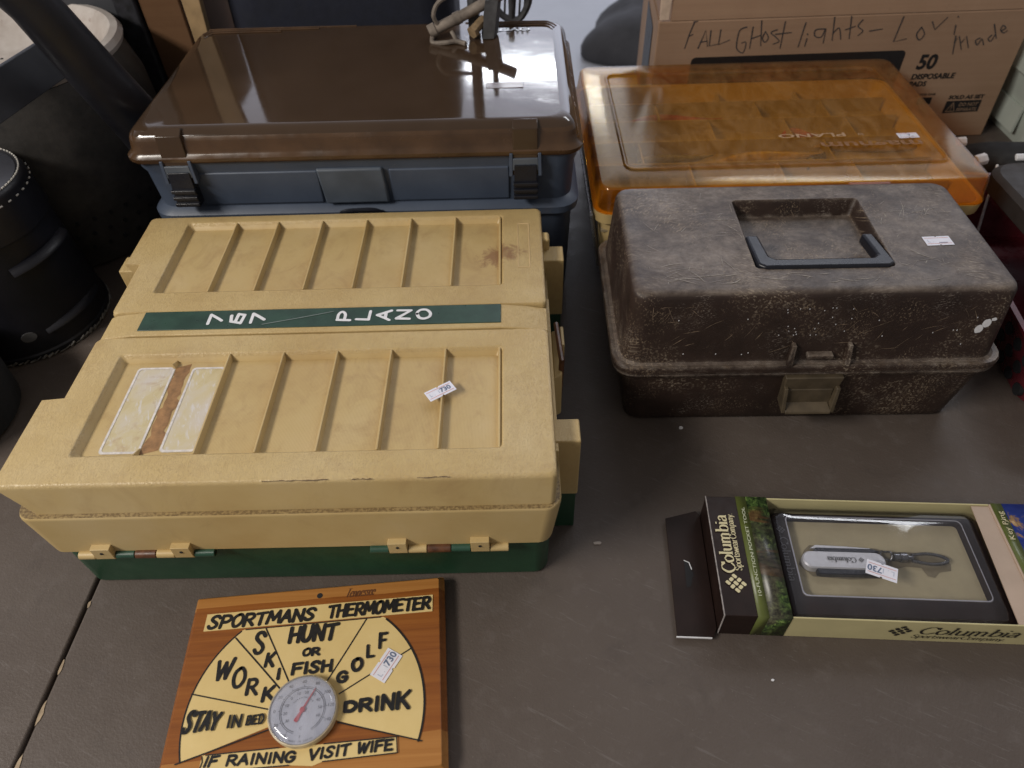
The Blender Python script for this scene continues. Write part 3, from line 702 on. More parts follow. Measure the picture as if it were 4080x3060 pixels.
def m_label(brown):
    a = N('faded_label')
    g = a.noise(24, 5, 0.6, 0.4, a.mapping((1.6, 0.6, 1), (0, 0, 0.3)))
    c = a.ramp(g, (0.32, (0.47, 0.38, 0.20)), (0.48, (0.54, 0.46, 0.28)), (0.66, (0.55, 0.50, 0.44)))
    c = a.mix(a.ramp(a.noise(130, 4, 0.7, 0.5, a.mapping((2.2, 0.5, 1), (0, 0, -0.3))), (0.56, 0.0), (0.66, 0.7)), c, (0.60, 0.58, 0.58))
    if brown:
        c = a.mix(a.ramp(a.noise(38, 5, 0.7, 0.5), (0.52, 0.0), (0.66, 0.6)), c, (0.36, 0.22, 0.14))
    a.set(col=c, rough=0.5); a.bump(g, 0.2, 0.0006); return a.m
decal(-.1620, -.1262, -.1535, -.0510, 0, m_label(True)); decal(-.1105, -.0785, -.1525, -.0520, 0, m_label(False))
bm = new(); pl = UP(.1476); pts = []
for i in range(40):
    a = i / 40; x = -.1255 if a < .5 else -.1112
    y = (-.155 + .108 * (a * 2)) if a < .5 else (-.047 - .108 * (a - .5) * 2)
    pts.append((x + random.uniform(-.003, .003), y))
flat_poly(bm, pl, pts, .0001); lettering(fl, bm, pl, plain('old_glue', (.27, .145, .06), .55, .4, 120), 'glue_stain')
sticker(P, UP(.1546), .1250, -.0958, R(33))
pl = UP(.1540)
for x0, x1, y in ((-.012, .040, -.1888), (.112, .138, -.1885), (.060, .076, -.1889)):
    bm = new(); n_ = 14
    ribbon(bm, pl, [(x0 + (x1 - x0) * i / n_, y + random.uniform(-.0004, .0004)) for i in range(n_ + 1)], lambda d, s_: .0009 * random.uniform(.3, 1.2), .0006); lettering(fl, bm, pl, plain('dark_scuff', (.10, .06, .03), .7, .3, 200), 'scuff')
# corner posts
for sx_ in (-1, 1):
    for y0, y1 in ((-.141, -.119), (.113, .136)):
        bm = new(); x0, x1 = (.222, .2472) if sx_ > 0 else (-.2472, -.222)
        box(bm, x0, x1, y0, y1 + .004, .057, .136); pst = obj('corner_post', bm, TAN, P, bevel=.0014)
        bm = new(); box(bm, min(x0, x1 - .001) + .0015, x1 - .0015, y0 + .001, y1 + .003, 0.0, .057); obj('post_foot', bm, GREEN, pst, bevel=.001)
for y0, y1 in ((.132, .148),):
    bm = new(); box(bm, .2225, .232, y0, y1, .10, .1505); obj('lid_lug', bm, TANS, P, bevel=.003)
# side rim gasket visible at the right
bm = new(); box(bm, .2235, .2275, -.150, .05, .1195, .135); obj('side_lip', bm, TAN, P, bevel=.0008)
# hinges along the front: alternating barrels and straps
def hinge(cells):
    hg = None
    zc, yc, r_ = .0655, -.2000, .0040
    bm = new(); tube(bm, [(cells[0][1] + .0003, yc, zc), (cells[-1][2] - .0003, yc, zc)], r_ * .55, 10); hg = obj('hinge', bm, BROWNPIN, P)
    for kind, x0, x1 in cells:
        bm = new()
        tube(bm, [(x0 + .0003, yc, zc), (x1 - .0003, yc, zc)], r_ if kind != 'g' else r_ * .92, 14)
        if kind == 's': box(bm, x0 + .0003, x1 - .0003, yc - .0040, yc + .004, zc, zc + .0140)
        o = obj('hinge_knuckle', bm, {'t': TANS, 's': TANS, 'g': plain('hinge_green', (.022, .070, .045), .4), 'b': BROWNPIN}[kind], hg, bevel=.0005)
        if kind == 's':
            bm = new(); tube(bm, [((x0 + x1) / 2, yc - .0046, zc + .0082), ((x0 + x1) / 2, yc - .003, zc + .0082)], .0014, 8); obj('pin_hole', bm, BLACKMAT, hg)
o_ = .1903
hinge([('t', -.386 + o_, -.3705 + o_), ('s', -.3705 + o_, -.353 + o_), ('g', -.353 + o_, -.336 + o_), ('b', -.336 + o_, -.317 + o_), ('t', -.317 + o_, -.3006 + o_), ('s', -.3006 + o_, -.2835 + o_), ('g', -.2835 + o_, -.2655 + o_)])
hinge([('g', -.1293 + o_, -.1124 + o_), ('s', -.1124 + o_, -.0956 + o_), ('t', -.0956 + o_, -.079 + o_), ('b', -.079 + o_, -.058 + o_), ('g', -.058 + o_, -.0408 + o_), ('s', -.0408 + o_, -.024 + o_), ('t', -.024 + o_, -.0075 + o_)])
# right-hand latch
bm = new(); hexa(bm, [(.229, -.040, .050), (.238, -.036, .050), (.238, .004, .060), (.229, .004, .060)], [(.229, -.030, .098), (.2385, -.026, .100), (.2385, .026, .112), (.229, .026, .112)])
lt = obj('side_latch', bm, TANS, P, bevel=.002)
bm = new(); tube(bm, [(.236, -.026, .062), (.238, -.018, .112), (.2345, .030, .118)], .0028, 8); obj('latch_wire', bm, BROWNPIN, lt)
bm = new(); box(bm, .2385, .2420, .002, .030, .085, .114); obj('latch_tab', bm, TANS, lt, bevel=.001)

# ================================================================== SMOKY LID TACKLE BOX
Gx = thing('tackle_box', 'large grey-blue tackle box with glossy smoky brown lid, rusty gig on top', 'tackle box', (-0.166, 0.893, 0), R(-1.3))
bm = new(); loft(bm, [(0, 0, 0, .244, .138, .02), (.004, 0, 0, .246, .140, .022), (.128, 0, 0, .250, .146, .024), (.131, 0, 0, .257, .153, .026), (.140, 0, 0, .258, .154, .028), (.144, 0, 0, .254, .150, .026), (.147, 0, 0, .249, .145, .024), (.190, 0, 0, .251, .147, .024), (.198, 0, 0, .254, .1505, .025), (.2125, 0, 0, .2555, .152, .026)])
body = obj('body', bm, GREYBODY, Gx)
for x0, x1 in ((-.192, -.046), (.036, .175)):
    bm = new(); hexa(bm, [(x0, -.1468, .149), (x1, -.1468, .149), (x1, -.14, .149), (x0, -.14, .149)], [(x0, -.1498, .193), (x1, -.1498, .193), (x1, -.14, .193), (x0, -.14, .193)])
    # shallow moulded panels either side of the centre
    obj('front_panel', bm, GREYBODY, body, bevel=.002)
bm = new(); hexa(bm, [(-.043, -.1522, .150), (.033, -.1522, .150), (.033, -.14, .150), (-.043, -.14, .150)], [(-.047, -.1532, .1965), (.030, -.1532, .1965), (.030, -.14, .1965), (-.047, -.14, .1965)])
obj('centre_plate', bm, plain('grey_plate', (.066, .082, .108), .45, .2, 25), body, bevel=.003)
bm = new(); tube(bm, smooth_pts([(-.026, -.150, .138), (-.027, -.158, .141), (-.018, -.161, .146), (.012, -.161, .147), (.022, -.158, .141), (.021, -.150, .138)], 4), .0026, 8)
obj('carry_handle', bm, BLACKPL, Gx)
bm = new()
loft(bm, [(.2085, 0, 0, .2570, .1545, .020), (.2110, 0, 0, .2590, .1565, .021), (.2150, 0, 0, .2592, .1567, .021), (.2180, 0, 0, .2560, .1535, .020), (.2215, 0, 0, .2540, .1515, .019), (.2290, 0, 0, .2530, .1505, .019), (.2330, 0, 0, .2520, .1495, .018)], False, False)
skirt = None
lid_bm = bm
lo = [rloop(lid_bm, *lv) for lv in [(.2330, 0, 0, .2519, .1494, .018), (.2375, 0, 0, .2500, .1475, .018), (.2415, 0, 0, .2455, .1440, .018), (.2440, 0, 0, .2405, .1400, .018), (.2450, 0, 0, .2330, .1345, .017), (.2455, 0, 0, .16, .085, .02)]]
for A, B in zip(lo, lo[1:]): bridge(lid_bm, A, B, 1 if A is not lo[0] else 0)
f = lid_bm.faces.new(lo[-1]); f.material_index = 1
glid = obj('lid', lid_bm, [SMOKE_SKIRT, SMOKE], Gx)
# moulded steps at the back corners
for i, (dx, y, z) in enumerate(((.020, .136, .2450), (.034, .129, .2455), (.052, .122, .2457))):
    for sx_ in (1, -1):
        ln = .115 - i * .022 if sx_ > 0 else .20 - i * .05
        bm = new(); tube(bm, smooth_pts([(sx_ * (.232 - ln), y, z), (sx_ * .215, y, z), (sx_ * (.232 - .002 * i), y - .004, z - .0005), (sx_ * (.2395 - .003 * i), y - .014, z - .0012)], 5), .0014, 6)
        obj('lid_step', bm, SMOKE_SKIRT, glid)
pl = Plane((.205, .112, .2457), (-1, 0, 0), (0, -1, 0))
bm = new(); type_on(bm, pl, 'OVER', .0, .0, .0085, .0004, width=.050, bold=.035); lettering(glid, bm, pl, plain('embossed_pale', (.50, .52, .58), .3, .1))
def glatch(x):
    bm = new(); hexa(bm, [(x - .0145, -.1582, .186), (x + .0145, -.1582, .186), (x + .0150, -.150, .186), (x - .0150, -.150, .186)], [(x - .0140, -.1530, .2400), (x + .0140, -.1530, .2400), (x + .0140, -.142, .2462), (x - .0140, -.142, .2462)])
    L_ = obj('latch', bm, SMOKE, Gx, bevel=.001)
    bm = new(); hexa(bm, [(x - .0135, -.1640, .158), (x + .0135, -.1640, .158), (x + .0135, -.150, .158), (x - .0135, -.150, .158)], [(x - .0125, -.1605, .200), (x + .0125, -.1605, .200), (x + .0125, -.150, .200), (x - .0125, -.150, .200)])
    for k_ in range(3):
        z = .160 + .008 * k_; box(bm, x - .0140, x + .0140, -.1668 + .0006 * k_, -.160, z, z + .0042)
    obj('latch_tab', bm, BLACKPL, L_, bevel=.0007)
    for s_ in (-1, 1):
        bm = new(); hexa(bm, [(x + s_ * .0165 - .002, -.1600, .186), (x + s_ * .0165 + .002, -.1600, .186), (x + s_ * .0165 + .002, -.15, .186), (x + s_ * .0165 - .002, -.15, .186)], [(x + s_ * .0160 - .0018, -.1580, .2130), (x + s_ * .0160 + .0018, -.1580, .2130), (x + s_ * .0160 + .0018, -.15, .2130), (x + s_ * .0160 - .0018, -.15, .2130)])
        obj('latch_ear', bm, GREYBODY, L_, bevel=.0006)
    bm = new(); hexa(bm, [(x - .0145, -.1592, .193), (x + .0145, -.1592, .193), (x + .0145, -.15, .193), (x - .0145, -.15, .193)], [(x - .014, -.1588, .207), (x + .014, -.1588, .207), (x + .014, -.15, .207), (x - .014, -.15, .207)])
    obj('latch_plate', bm, plain('grey_plate_pale', (.085, .10, .122), .4, .2, 25), L_, bevel=.0005)
glatch(-.2005); glatch(.1935)
bm = new(); loft(bm, [(.2456, .171, -.058, .022, .007, .001), (.2459, .171, -.058, .022, .007, .001)]); o = obj('sticker_ghost', bm, plain('old_sticker', (.075, .045, .042), .25, .1, 40, 0, 300, .35), glid)

# ================================================================== AMBER LID TACKLE BOX
A_ = thing('tackle_box', 'tan tackle box with see-through amber orange lid, between grey box and cardboard carton', 'tackle box', (0.351, 0.919, 0), R(-0.9))
bm = new(); loft(bm, [(0, 0, 0, .222, .158, .016), (.012, 0, 0, .224, .160, .018), (.100, 0, 0, .232, .168, .018), (.104, 0, 0, .239, .175, .020), (.118, 0, 0, .240, .176, .020), (.118, 0, 0, .234, .170, .018), (.085, 0, 0, .230, .166, .016)])
ab = obj('base', bm, AMBASE, A_)
for x in (-.215, -.16, -.10):
    bm = new(); box(bm, x, x + .004, -.172, -.155, .012, .098); obj('base_rib', bm, AMBASE, ab, bevel=.001)
for z in (.035, .065):
    bm = new(); box(bm, -.21, -.05, -.171, -.155, z, z + .003); obj('base_rib', bm, AMBASE, ab, bevel=.001)
# compartment tray
bm = new(); box(bm, -.229, .229, -.165, .165, .086, .089)
for y in (-.105, -.045, .015, .075, .130): box(bm, -.226, .226, y - .0012, y + .0012, .089, .110)
for j, (y0, y1) in enumerate(((-.164, -.106), (-.104, -.046), (-.044, .014), (.016, .074), (.076, .129), (.131, .164))):
    for x in ((-.13, -.02, .07, .15), (-.10, .02, .12), (-.16, .10), (-.05, .06, .15), (-.12, .03, .13), (-.02, .1))[j]: box(bm, x - .0012, x + .0012, y0, y1, .089, .108)
obj('tray', bm, TRAY, A_)
bm = new()
loft(bm, [(.1195, 0, 0, .2405, .1770, .020), (.1215, 0, 0, .2405, .1770, .020), (.1250, 0, 0, .2385, .1750, .019), (.1480, 0, 0, .2350, .1722, .016), (.1508, 0, 0, .2336, .1708, .015), (.1520, 0, 0, .2312, .1684, .014), (.1520, 0, .004, .2010, .1370, .014), (.1545, 0, .004, .1990, .1350, .013), (.1545, 0, .004, .1970, .1330, .012), (.1512, 0, .004, .1945, .1305, .011)], False, True, mi=[1, 1, 1, 1, 1, 0, 0, 0, 0, 0])
al = obj('lid', bm, [AMBER, AMBER_EDGE], A_, solid=.0016)
pl = Plane((.184, -.079, .1532), (-1, 0, 0), (0, -1, 0))
EMB = plain('embossed_amber', (.24, .115, .045), .25, .15, 60)
bm = new(); type_on(bm, pl, 'magnum', .0, .0, .0150, .0004, width=.128, bold=.02, shear=.0); lettering(al, bm, pl, EMB)
bm = new(); type_on(bm, pl, 'PLANO', .090, -.0235, .0095, .0004, width=.086, bold=.015); type_on(bm, pl, 'by', .068, -.0205, .006, .0004); lettering(al, bm, pl, plain('embossed_pale_amber', (.40, .26, .15), .3, .1))
sticker(A_, UP(.1512), .173, -.063, R(2), L=.026, txt='7_', faint='')
bm = new(); box(bm, .060, .110, -.1775, -.171, .126, .1522); obj('lid_tab', bm, AMBER_EDGE, al, bevel=.001)
# wire-like steel hinge straps on the left flank
for x, y0, y1 in ((-.2425, -.165, .13),):
    bm = new(); tube(bm, [(x, y0, .112), (x - .001, y1, .112)], .0022, 8); tube(bm, [(x, y0, .112), (x + .014, y0 + .004, .030)], .0022, 8); obj('side_wire', bm, plain('steel_wire', (.45, .45, .46), .3, .1, 80, 0, 300, .5, .8), A_)
# lures lying in the tray
def lure(x, y, rz, ln, col, label):
    bm = new(); n_ = 12
    tube(bm, [(-ln / 2 + ln * i / n_, .004 * math.sin(i * .5), 0) for i in range(n_ + 1)], [max(.0012, .0085 * math.sin(math.pi * (i / n_) ** .7)) for i in range(n_ + 1)], 10, flat=.8)
    o = obj('fishing_lure', bm, plain('lure_paint', col, .3, .35, 120)); o.location = (x, y, .0975); o.rotation_euler = (0, 0, rz)
    tag(o, label, 'lure', 'lures under the amber lid')
lure(.38, .905, .10, .17, (.36, .25, .06), 'long yellow lure in the middle row under the amber lid')
lure(.52, .925, -.04, .16, (.30, .22, .07), 'yellow lure under the amber lid right of the dark lure')
lure(.432, .893, .9, .06, (.03, .02, .015), 'short dark brown lure in the middle under the amber lid')
lure(.26, 1.02, .03, .14, (.30, .03, .02), 'red lure in the back row under the amber lid')
lure(.43, .965, .0, .05, (.30, .04, .02), 'small red lure behind the yellow ones under the amber lid')
lure(.235, .905, .2, .12, (.09, .085, .07), 'dull grey lure in the left compartment under the amber lid')

# ================================================================== WORN BROWN TACKLE BOX
B_ = thing('tackle_box', 'scuffed dark brown tackle box with recessed black handle and olive latch', 'tackle box', (0.3075, 0.6165, 0), R(-1.6))
bm = new(); loft(bm, [(0, 0, 0, .1770, .100, .016), (.003, 0, 0, .1800, .103, .018), (.012, 0, 0, .1815, .1045, .019), (.072, 0, 0, .1895, .1085, .020), (.0765, 0, 0, .1975, .1115, .022), (.080, 0, 0, .1985, .1120, .022), (.081, 0, 0, .1975, .111, .022)])
obj('base', bm, WORN, B_)
bm = new(); loft(bm, [(.0815, 0, 0, .1975, .1115, .022), (.0835, 0, 0, .1995, .1135, .024), (.0900, 0, 0, .2000, .1140, .024), (.0925, 0, 0, .1985, .1125, .023), (.0915, 0, 0, .1945, .1085, .022), (.0935, 0, 0, .1915, .1060, .021), (.100, 0, 0, .1900, .1045, .018), (.130, 0, 0, .1880, .1010, .017), (.160, 0, 0, .1862, .0975, .016), (.1690, 0, 0, .1855, .0965, .016), (.1725, 0, 0, .1838, .0948, .015), (.1748, 0, 0, .1800, .0915, .014), (.1755, 0, 0, .1740, .0860, .012),
    (.1755, .0085, .0025, .0695, .0610, .005), (.1745, .0085, .0025, .0682, .0598, .004), (.1660, .0085, .0025, .0660, .0575, .004), (.1575, .0085, .0025, .0640, .0545, .004)])
bl2 = obj('lid', bm, WORN, B_)
# folded U handle lying at the front of the recess
x0, x1, yF, yB, t = -.0575, .0755, -.0585, -.006, .0125
out = [(x0 - .003, yB), (x0 - .001, yF + .004), (x0 + .006, yF - .0015), (x1 - .005, yF - .0015), (x1 + .001, yF + .004), (x1 - .006, yB), (x1 - .017, yB), (x1 - .0125, yF + t + .004), (x1 - .018, yF + t), (x0 + .019, yF + t), (x0 + .0135, yF + t + .004), (x0 + .010, yB)]
bm = new(); prism(bm, out, .1665, .1785); obj('handle', bm, BLACKPL, bl2, bevel=.0028, seg=3)
# latch
LX = .0085
bm = new(); hexa(bm, [(LX - .028, -.1165, .060), (LX + .028, -.1165, .060), (LX + .028, -.105, .060), (LX - .028, -.105, .060)], [(LX - .030, -.1175, .079), (LX + .030, -.1175, .079), (LX + .030, -.105, .079), (LX - .030, -.105, .079)])
la = obj('latch', bm, OLIVE, B_, bevel=.0012)
bm = new(); hexa(bm, [(LX - .024, -.1190, .040), (LX + .024, -.1190, .040), (LX + .022, -.1055, .040), (LX - .022, -.1055, .040)], [(LX - .0235, -.1175, .0620), (LX + .0235, -.1175, .0620), (LX + .022, -.1055, .0600), (LX - .022, -.1055, .0600)])
obj('latch_plate', bm, OLIVE, la, bevel=.001)
bm = new(); hexa(bm, [(LX - .0235, -.1290, .0350), (LX + .0240, -.1290, .0350), (LX + .022, -.1055, .0300), (LX - .021, -.1055, .0300)], [(LX - .0240, -.1280, .0385), (LX + .0245, -.1280, .0385), (LX + .022, -.1180, .0440), (LX - .022, -.1180, .0440)])
obj('pull_tab', bm, plain('olive_tab', (.090, .068, .042), .48, .3, 60, .1), la, bevel=.001)
for s_ in (-1, 1):
    bm = new(); hexa(bm, [(LX + s_ * .0255 - .0022, -.1280, .036), (LX + s_ * .0255 + .0022, -.1280, .036), (LX + s_ * .0240 + .0022, -.1055, .036), (LX + s_ * .0240 - .0022, -.1055, .036)], [(LX + s_ * .0270 - .002, -.1210, .066), (LX + s_ * .0270 + .002, -.1210, .066), (LX + s_ * .026 + .002, -.1055, .066), (LX + s_ * .026 - .002, -.1055, .066)])
    obj('latch_cheek', bm, OLIVE, la, bevel=.0008)
    bm = new(); hexa(bm, [(LX + s_ * .029 - .003, -.1140, .0915), (LX + s_ * .029 + .003, -.1140, .0915), (LX + s_ * .029 + .003, -.10, .0915), (LX + s_ * .029 - .003, -.10, .0915)], [(LX + s_ * .028 - .002, -.1085, .116), (LX + s_ * .028 + .002, -.1085, .116), (LX + s_ * .028 + .002, -.10, .116), (LX + s_ * .028 - .002, -.10, .116)])
    obj('latch_guard', bm, WORN, bl2, bevel=.0008)
bm = new(); box(bm, LX - .013, LX + .013, -.1110, -.10, .100, .1045); obj('catch_bar', bm, WORN, bl2, bevel=.0008)
sticker(B_, UP(.1756), .1330, -.0185, R(2), L=.0275, W=.0150, txt='__', faint='')
# paint drips on the front
pl = Plane((0, -.1002, .13), (1, 0, 0), (0, .11, 1))
bm = new()
def blob(cx, cy, rx, ry, h=.0009, n_=14):
    flat_poly(bm, pl, [(cx + rx * math.cos(2 * math.pi * i / n_) * random.uniform(.85, 1.1), cy + ry * math.sin(2 * math.pi * i / n_) * random.uniform(.85, 1.1)) for i in range(n_)], h)
blob(.1640, .006, .0045, .0050); blob(.1585, -.0005, .0042, .0050, .0012); blob(.1690, .011, .0028, .002, .0014)
for i in range(22): blob(random.uniform(-.04, .03), random.uniform(-.005, .028), .0006, .0007, .0012, 6)
for i in range(14): blob(random.uniform(-.14, .17), random.uniform(-.03, .03), .0006, .0009, .0012, 6)
lettering(bl2, bm, pl, WHITEPAINT, 'paint_drip')
SCRATCH = plain('pale_scratch', (.175, .125, .085), .75, .5, 260); SCRATCHW = plain('dull_scratch', (.30, .265, .23), .75, .4, 260)
def scratches(plane, n_, xr, yr, ang, lens, wd, h, mat, cluster=None):
    b = new()
    for i in range(n_):
        if cluster and random.random() < .55:
            cx_, cy_, rr_ = random.choice(cluster); x = random.gauss(cx_, rr_); y = random.gauss(cy_, rr_ * .6)
        else: x = random.uniform(*xr); y = random.uniform(*yr)
        a_ = R(random.choice(ang) + random.uniform(-18, 18)); ln = random.uniform(*lens) * random.uniform(.4, 1); cv = random.uniform(-.25, .25)
        pts = []
        for k_ in range(9):
            t_ = k_ / 8 - .5; px = x + ln * t_ * math.cos(a_) - cv * ln * (t_ * t_) * math.sin(a_); py = y + ln * t_ * math.sin(a_) + cv * ln * (t_ * t_) * math.cos(a_)
            pts.append((min(max(px, xr[0]), xr[1]), min(max(py, yr[0]), yr[1])))
        w0 = random.uniform(*wd)
        ribbon(b, plane, pts, lambda d, s_: w0 * (.15 + math.sin(math.pi * min(max(s_, .02), .98))) * random.uniform(.5, 1.1), h + i * .000004, caps=False)
    lettering(bl2, b, plane, mat, 'scratch')
scratches(pl, 46, (-.165, .168), (-.028, .031), (35, 60, -50, 5), (.008, .034), (.0003, .0009), .0012, SCRATCH, [(-.13, -.005, .014), (.04, -.006, .02), (.13, .01, .02), (-.15, .026, .012)])
scratches(UP(.1756), 40, (-.165, -.064), (-.078, .078), (20, -55, 70, 0), (.010, .045), (.0003, .0008), .0002, SCRATCHW, [(-.13, -.06, .02), (-.10, .02, .025)])
scratches(UP(.1756), 34, (.082, .168), (-.078, .078), (15, -40, 60), (.010, .040), (.0003, .0008), .0002, SCRATCHW, [(.12, -.05, .02), (.14, .04, .02)])
scratches(UP(.1756), 26, (-.150, .160), (-.081, -.066), (3, -8, 30), (.012, .050), (.0003, .0010), .0002, SCRATCHW)

# ================================================================== THERMOMETER PLAQUE
T = thing('wall_thermometer', 'cedar wood thermometer plaque with yellow fan chart and round white dial, lying flat', 'thermometer', (-0.29212, 0.30945, 0), R(3.4))
W_, H_ = .2185, .1585
bm = new()
lv = [(0.0, W_ / 2, -H_ / 2, W_ / 2 + .0042, H_ / 2 + .0042, .002), (.0085, W_ / 2, -H_ / 2, W_ / 2 + .0045, H_ / 2 + .0045, .002), (.0105, W_ / 2, -H_ / 2, W_ / 2 + .0025, H_ / 2 + .0025, .002), (.0135, W_ / 2, -H_ / 2, W_ / 2 + .0012, H_ / 2 + .0012, .002), (.016, W_ / 2, -H_ / 2, W_ / 2, H_ / 2, .002)]
loft(bm, lv)
brd = obj('board', bm, WOOD, T, bevel=.0005)
bm = new(); lathe(bm, [(.0026, .0162), (.0024, .0163)], 16, .110, -.0072); obj('nail_hole', bm, BLACKMAT, brd)
TP = UP(.016); mm = .001
# fan-shaped chart, cut flat at the top
cx, cy, RR = 107.5, -109.3, 98.2
def arcpts(r_, y_cut=-33.4, n_=90):
    a0 = math.atan2(-140.6 - cy, 202.9 - cx); a1 = math.pi - math.atan2(-140.1 - cy, 10.2 - cx); a1 = math.pi + math.atan2(30.8, 97.3)
    o = []
    for i in range(n_ + 1):
        a = a0 + (a1 - a0) * i / n_; x = cx + r_ * math.cos(a); y = cy + r_ * math.sin(a)
        if y > y_cut: 
            y = y_cut
        o.append((x, y))
    return o
fan = arcpts(RR) + [(cx, cy)]
bm = new(); f0 = [bm.verts.new((x * mm, y * mm, .0158)) for x, y in fan]; f1 = [bm.verts.new((x * mm, y * mm, .0165)) for x, y in fan]
bm.faces.new(f1); bm.faces.new(f0[::-1])
for i in range(len(f0)): bm.faces.new((f0[i], f0[(i + 1) % len(f0)], f1[(i + 1) % len(f0)], f1[i]))
bmesh.ops.triangulate(bm, faces=[f for f in bm.faces if len(f.verts) > 4])
chart = obj('fan_chart', bm, YELLOW, T)
def rectpart(pts, name, z1=.0165):
    bm = new(); prism(bm, [(x * mm, y * mm) for x, y in pts], .0158, z1); return obj(name, bm, YELLOW, T)
ban = rectpart([(10.5, -31.8), (212.4, -32.2), (212.8, -16.4), (10.9, -16.0)], 'title_label', .0167)
ban2 = rectpart([(30.5, -147.5), (100, -148.3), (118, -150.5), (126, -148), (183.5, -147), (182.6, -135.4), (30.8, -135.0)], 'lower_label', .0169)
# outline and divider lines
bm = new(); h = .0007
TPm = Plane((0, 0, .016), (mm, 0, 0), (0, mm, 0)); TPm.n = Vector((0, 0, 1))
edge = arcpts(RR - .6)
left = [p for p in edge if p[0] < cx and p[1] < -33.5]; rightp = [p for p in edge if p[0] > cx and p[1] < -33.5]
ribbon(bm, TPm, left, lambda d, s_: 1.3, h); ribbon(bm, TPm, rightp, lambda d, s_: 1.6, h + .00002)
for i, (p, q, wd) in enumerate([((12, -86), (79.1, -104.7), 1.1), ((40.4, -40.7), (86.4, -89.8), 1.3), ((65.7, -34.4), (92.4, -84.5), 1.2), ((153.9, -34), (123.5, -86.2), 1.2), ((193.5, -64.5), (134.8, -97.2), 1.1), ((202.9, -140), (135.4, -119.7), 1.1), ((10.8, -139.6), (81.9, -119.8), 1.1), ((48, -33.8), (166.5, -33.4), 1.0)]):
    ribbon(bm, TPm, [p, ((p[0] + q[0]) / 2 + .2, (p[1] + q[1]) / 2), q], lambda d, s_: wd, h + .00004 + i * .00001)
lettering(chart, bm, UP(0), BLACK, 'divider_line')
bm = new(); h = .0009
for txt, q, t in [('W', [(29.5, -76.1), (42.1, -74.9), (30.2, -60.6), (43.1, -59.2)], 3.3), ('O', [(44.2, -84.1), (55.2, -82.8), (45, -68.2), (53.9, -67.9)], 3.2), ('R', [(57, -90.2), (66.2, -91.1), (57.6, -78.5), (66, -78)], 3.0), ('K', [(71, -97.4), (80.5, -97), (72, -87.2), (80.4, -86.2)], 3.0),
    ('S', [(58.2, -57.0), (67.3, -56.8), (57, -38.0), (66.5, -38.4)], 3.5), ('K', [(69.2, -68.2), (76.4, -68.4), (70.4, -57.5), (76.9, -57)], 2.8), ('I', [(80.6, -80), (83.6, -80), (80.8, -72), (83.8, -72)], 2.9),
    ('HUNT', [(87.2, -49), (127.3, -49.5), (88, -36.2), (129.3, -36)], 3.6), ('OR', [(100.6, -62.2), (115, -62.4), (101.4, -56.4), (115, -56.4)], 2.2), ('FISH', [(93, -77.2), (126.5, -77.4), (93.4, -68.6), (127, -68.4)], 2.8),
    ('G', [(132.3, -87.8), (140.6, -87.8), (132.4, -79.8), (140.2, -79.6)], 2.8), ('O', [(144, -79), (152.4, -79), (144, -69.4), (152.4, -69.2)], 3.0), ('L', [(156, -69.2), (162.1, -69.2), (156, -59), (161, -59)], 2.7), ('F', [(166, -61.6), (172, -61.6), (166.2, -49), (172.4, -49)], 2.9),
    ('DRINK', [(139.8, -111.8), (192.4, -114.2), (139.8, -105), (193.4, -100.8)], 3.2), ('STAY', [(11, -116.6), (38.5, -115.4), (14, -100.2), (40.4, -103.8)], 3.0), ('IN', [(46, -116), (57, -115.8), (46.5, -107), (57.6, -106.8)], 2.0), ('BED', [(61.6, -115.2), (75.6, -115.4), (62.2, -108.6), (75.9, -108.2)], 1.65)]:
    h = brush(bm, TPm, txt, q, t, h)
lettering(chart, bm, UP(0), BLACK)
bm = new(); h = .0010
h = brush(bm, TPm, 'SPORTMANS', [(13.4, -29.8), (107, -30), (15.4, -18.8), (108.6, -19.6)], 3.0, h, .02, .16); h = brush(bm, TPm, 'THERMOMETER', [(119, -29.6), (209.6, -29.6), (120.4, -18.6), (211.2, -18.8)], 2.7, h, .02, .16)
lettering(ban, bm, UP(0), BLACK)
bm = new(); h = .0012
for txt, q in (('IF', [(33.2, -143.4), (43.0, -143.6), (34.8, -136.8), (45, -136.6)]), ('RAINING', [(51, -144), (104, -146), (52, -137.2), (104.6, -139)]), ('VISIT', [(115, -146), (146, -144.8), (116, -138.8), (147, -137.2)]), ('WIFE', [(153, -144.4), (180, -144.6), (154, -137.2), (181, -137)])):
    h = brush(bm, TPm, txt, q, 2.2, h, .02, .22)
lettering(ban2, bm, UP(0), BLACK)
bm = new(); h = .00125
for i, (p, q) in enumerate((((34, -135.2), (90, -134.8)), ((126, -135.2), (182.8, -135.2)), ((183.2, -135.5), (183.9, -146.8)), ((183.5, -147.1), (126, -148.1)), ((31, -136), (32, -140)), ((32, -140), (30.4, -147.6)), ((31, -147.6), (100, -148.4)))):
    ribbon(bm, TPm, [p, q], lambda d, s_: .9, h + i * .00001)
lettering(ban2, bm, UP(0), BLACK, 'label_border')
# maker's place name burnt into the wood
bm = new()
TPs = Plane((0, 0, .0161), (1, 0, 0), (0, 1, 0))
nib(bm, TPs, 'Tennessee', .1330, -.0112, .026, .0085, .0002, .35, .8); lettering(brd, bm, UP(0), plain('burnt_brown', (.13, .045, .015), .5, .2))
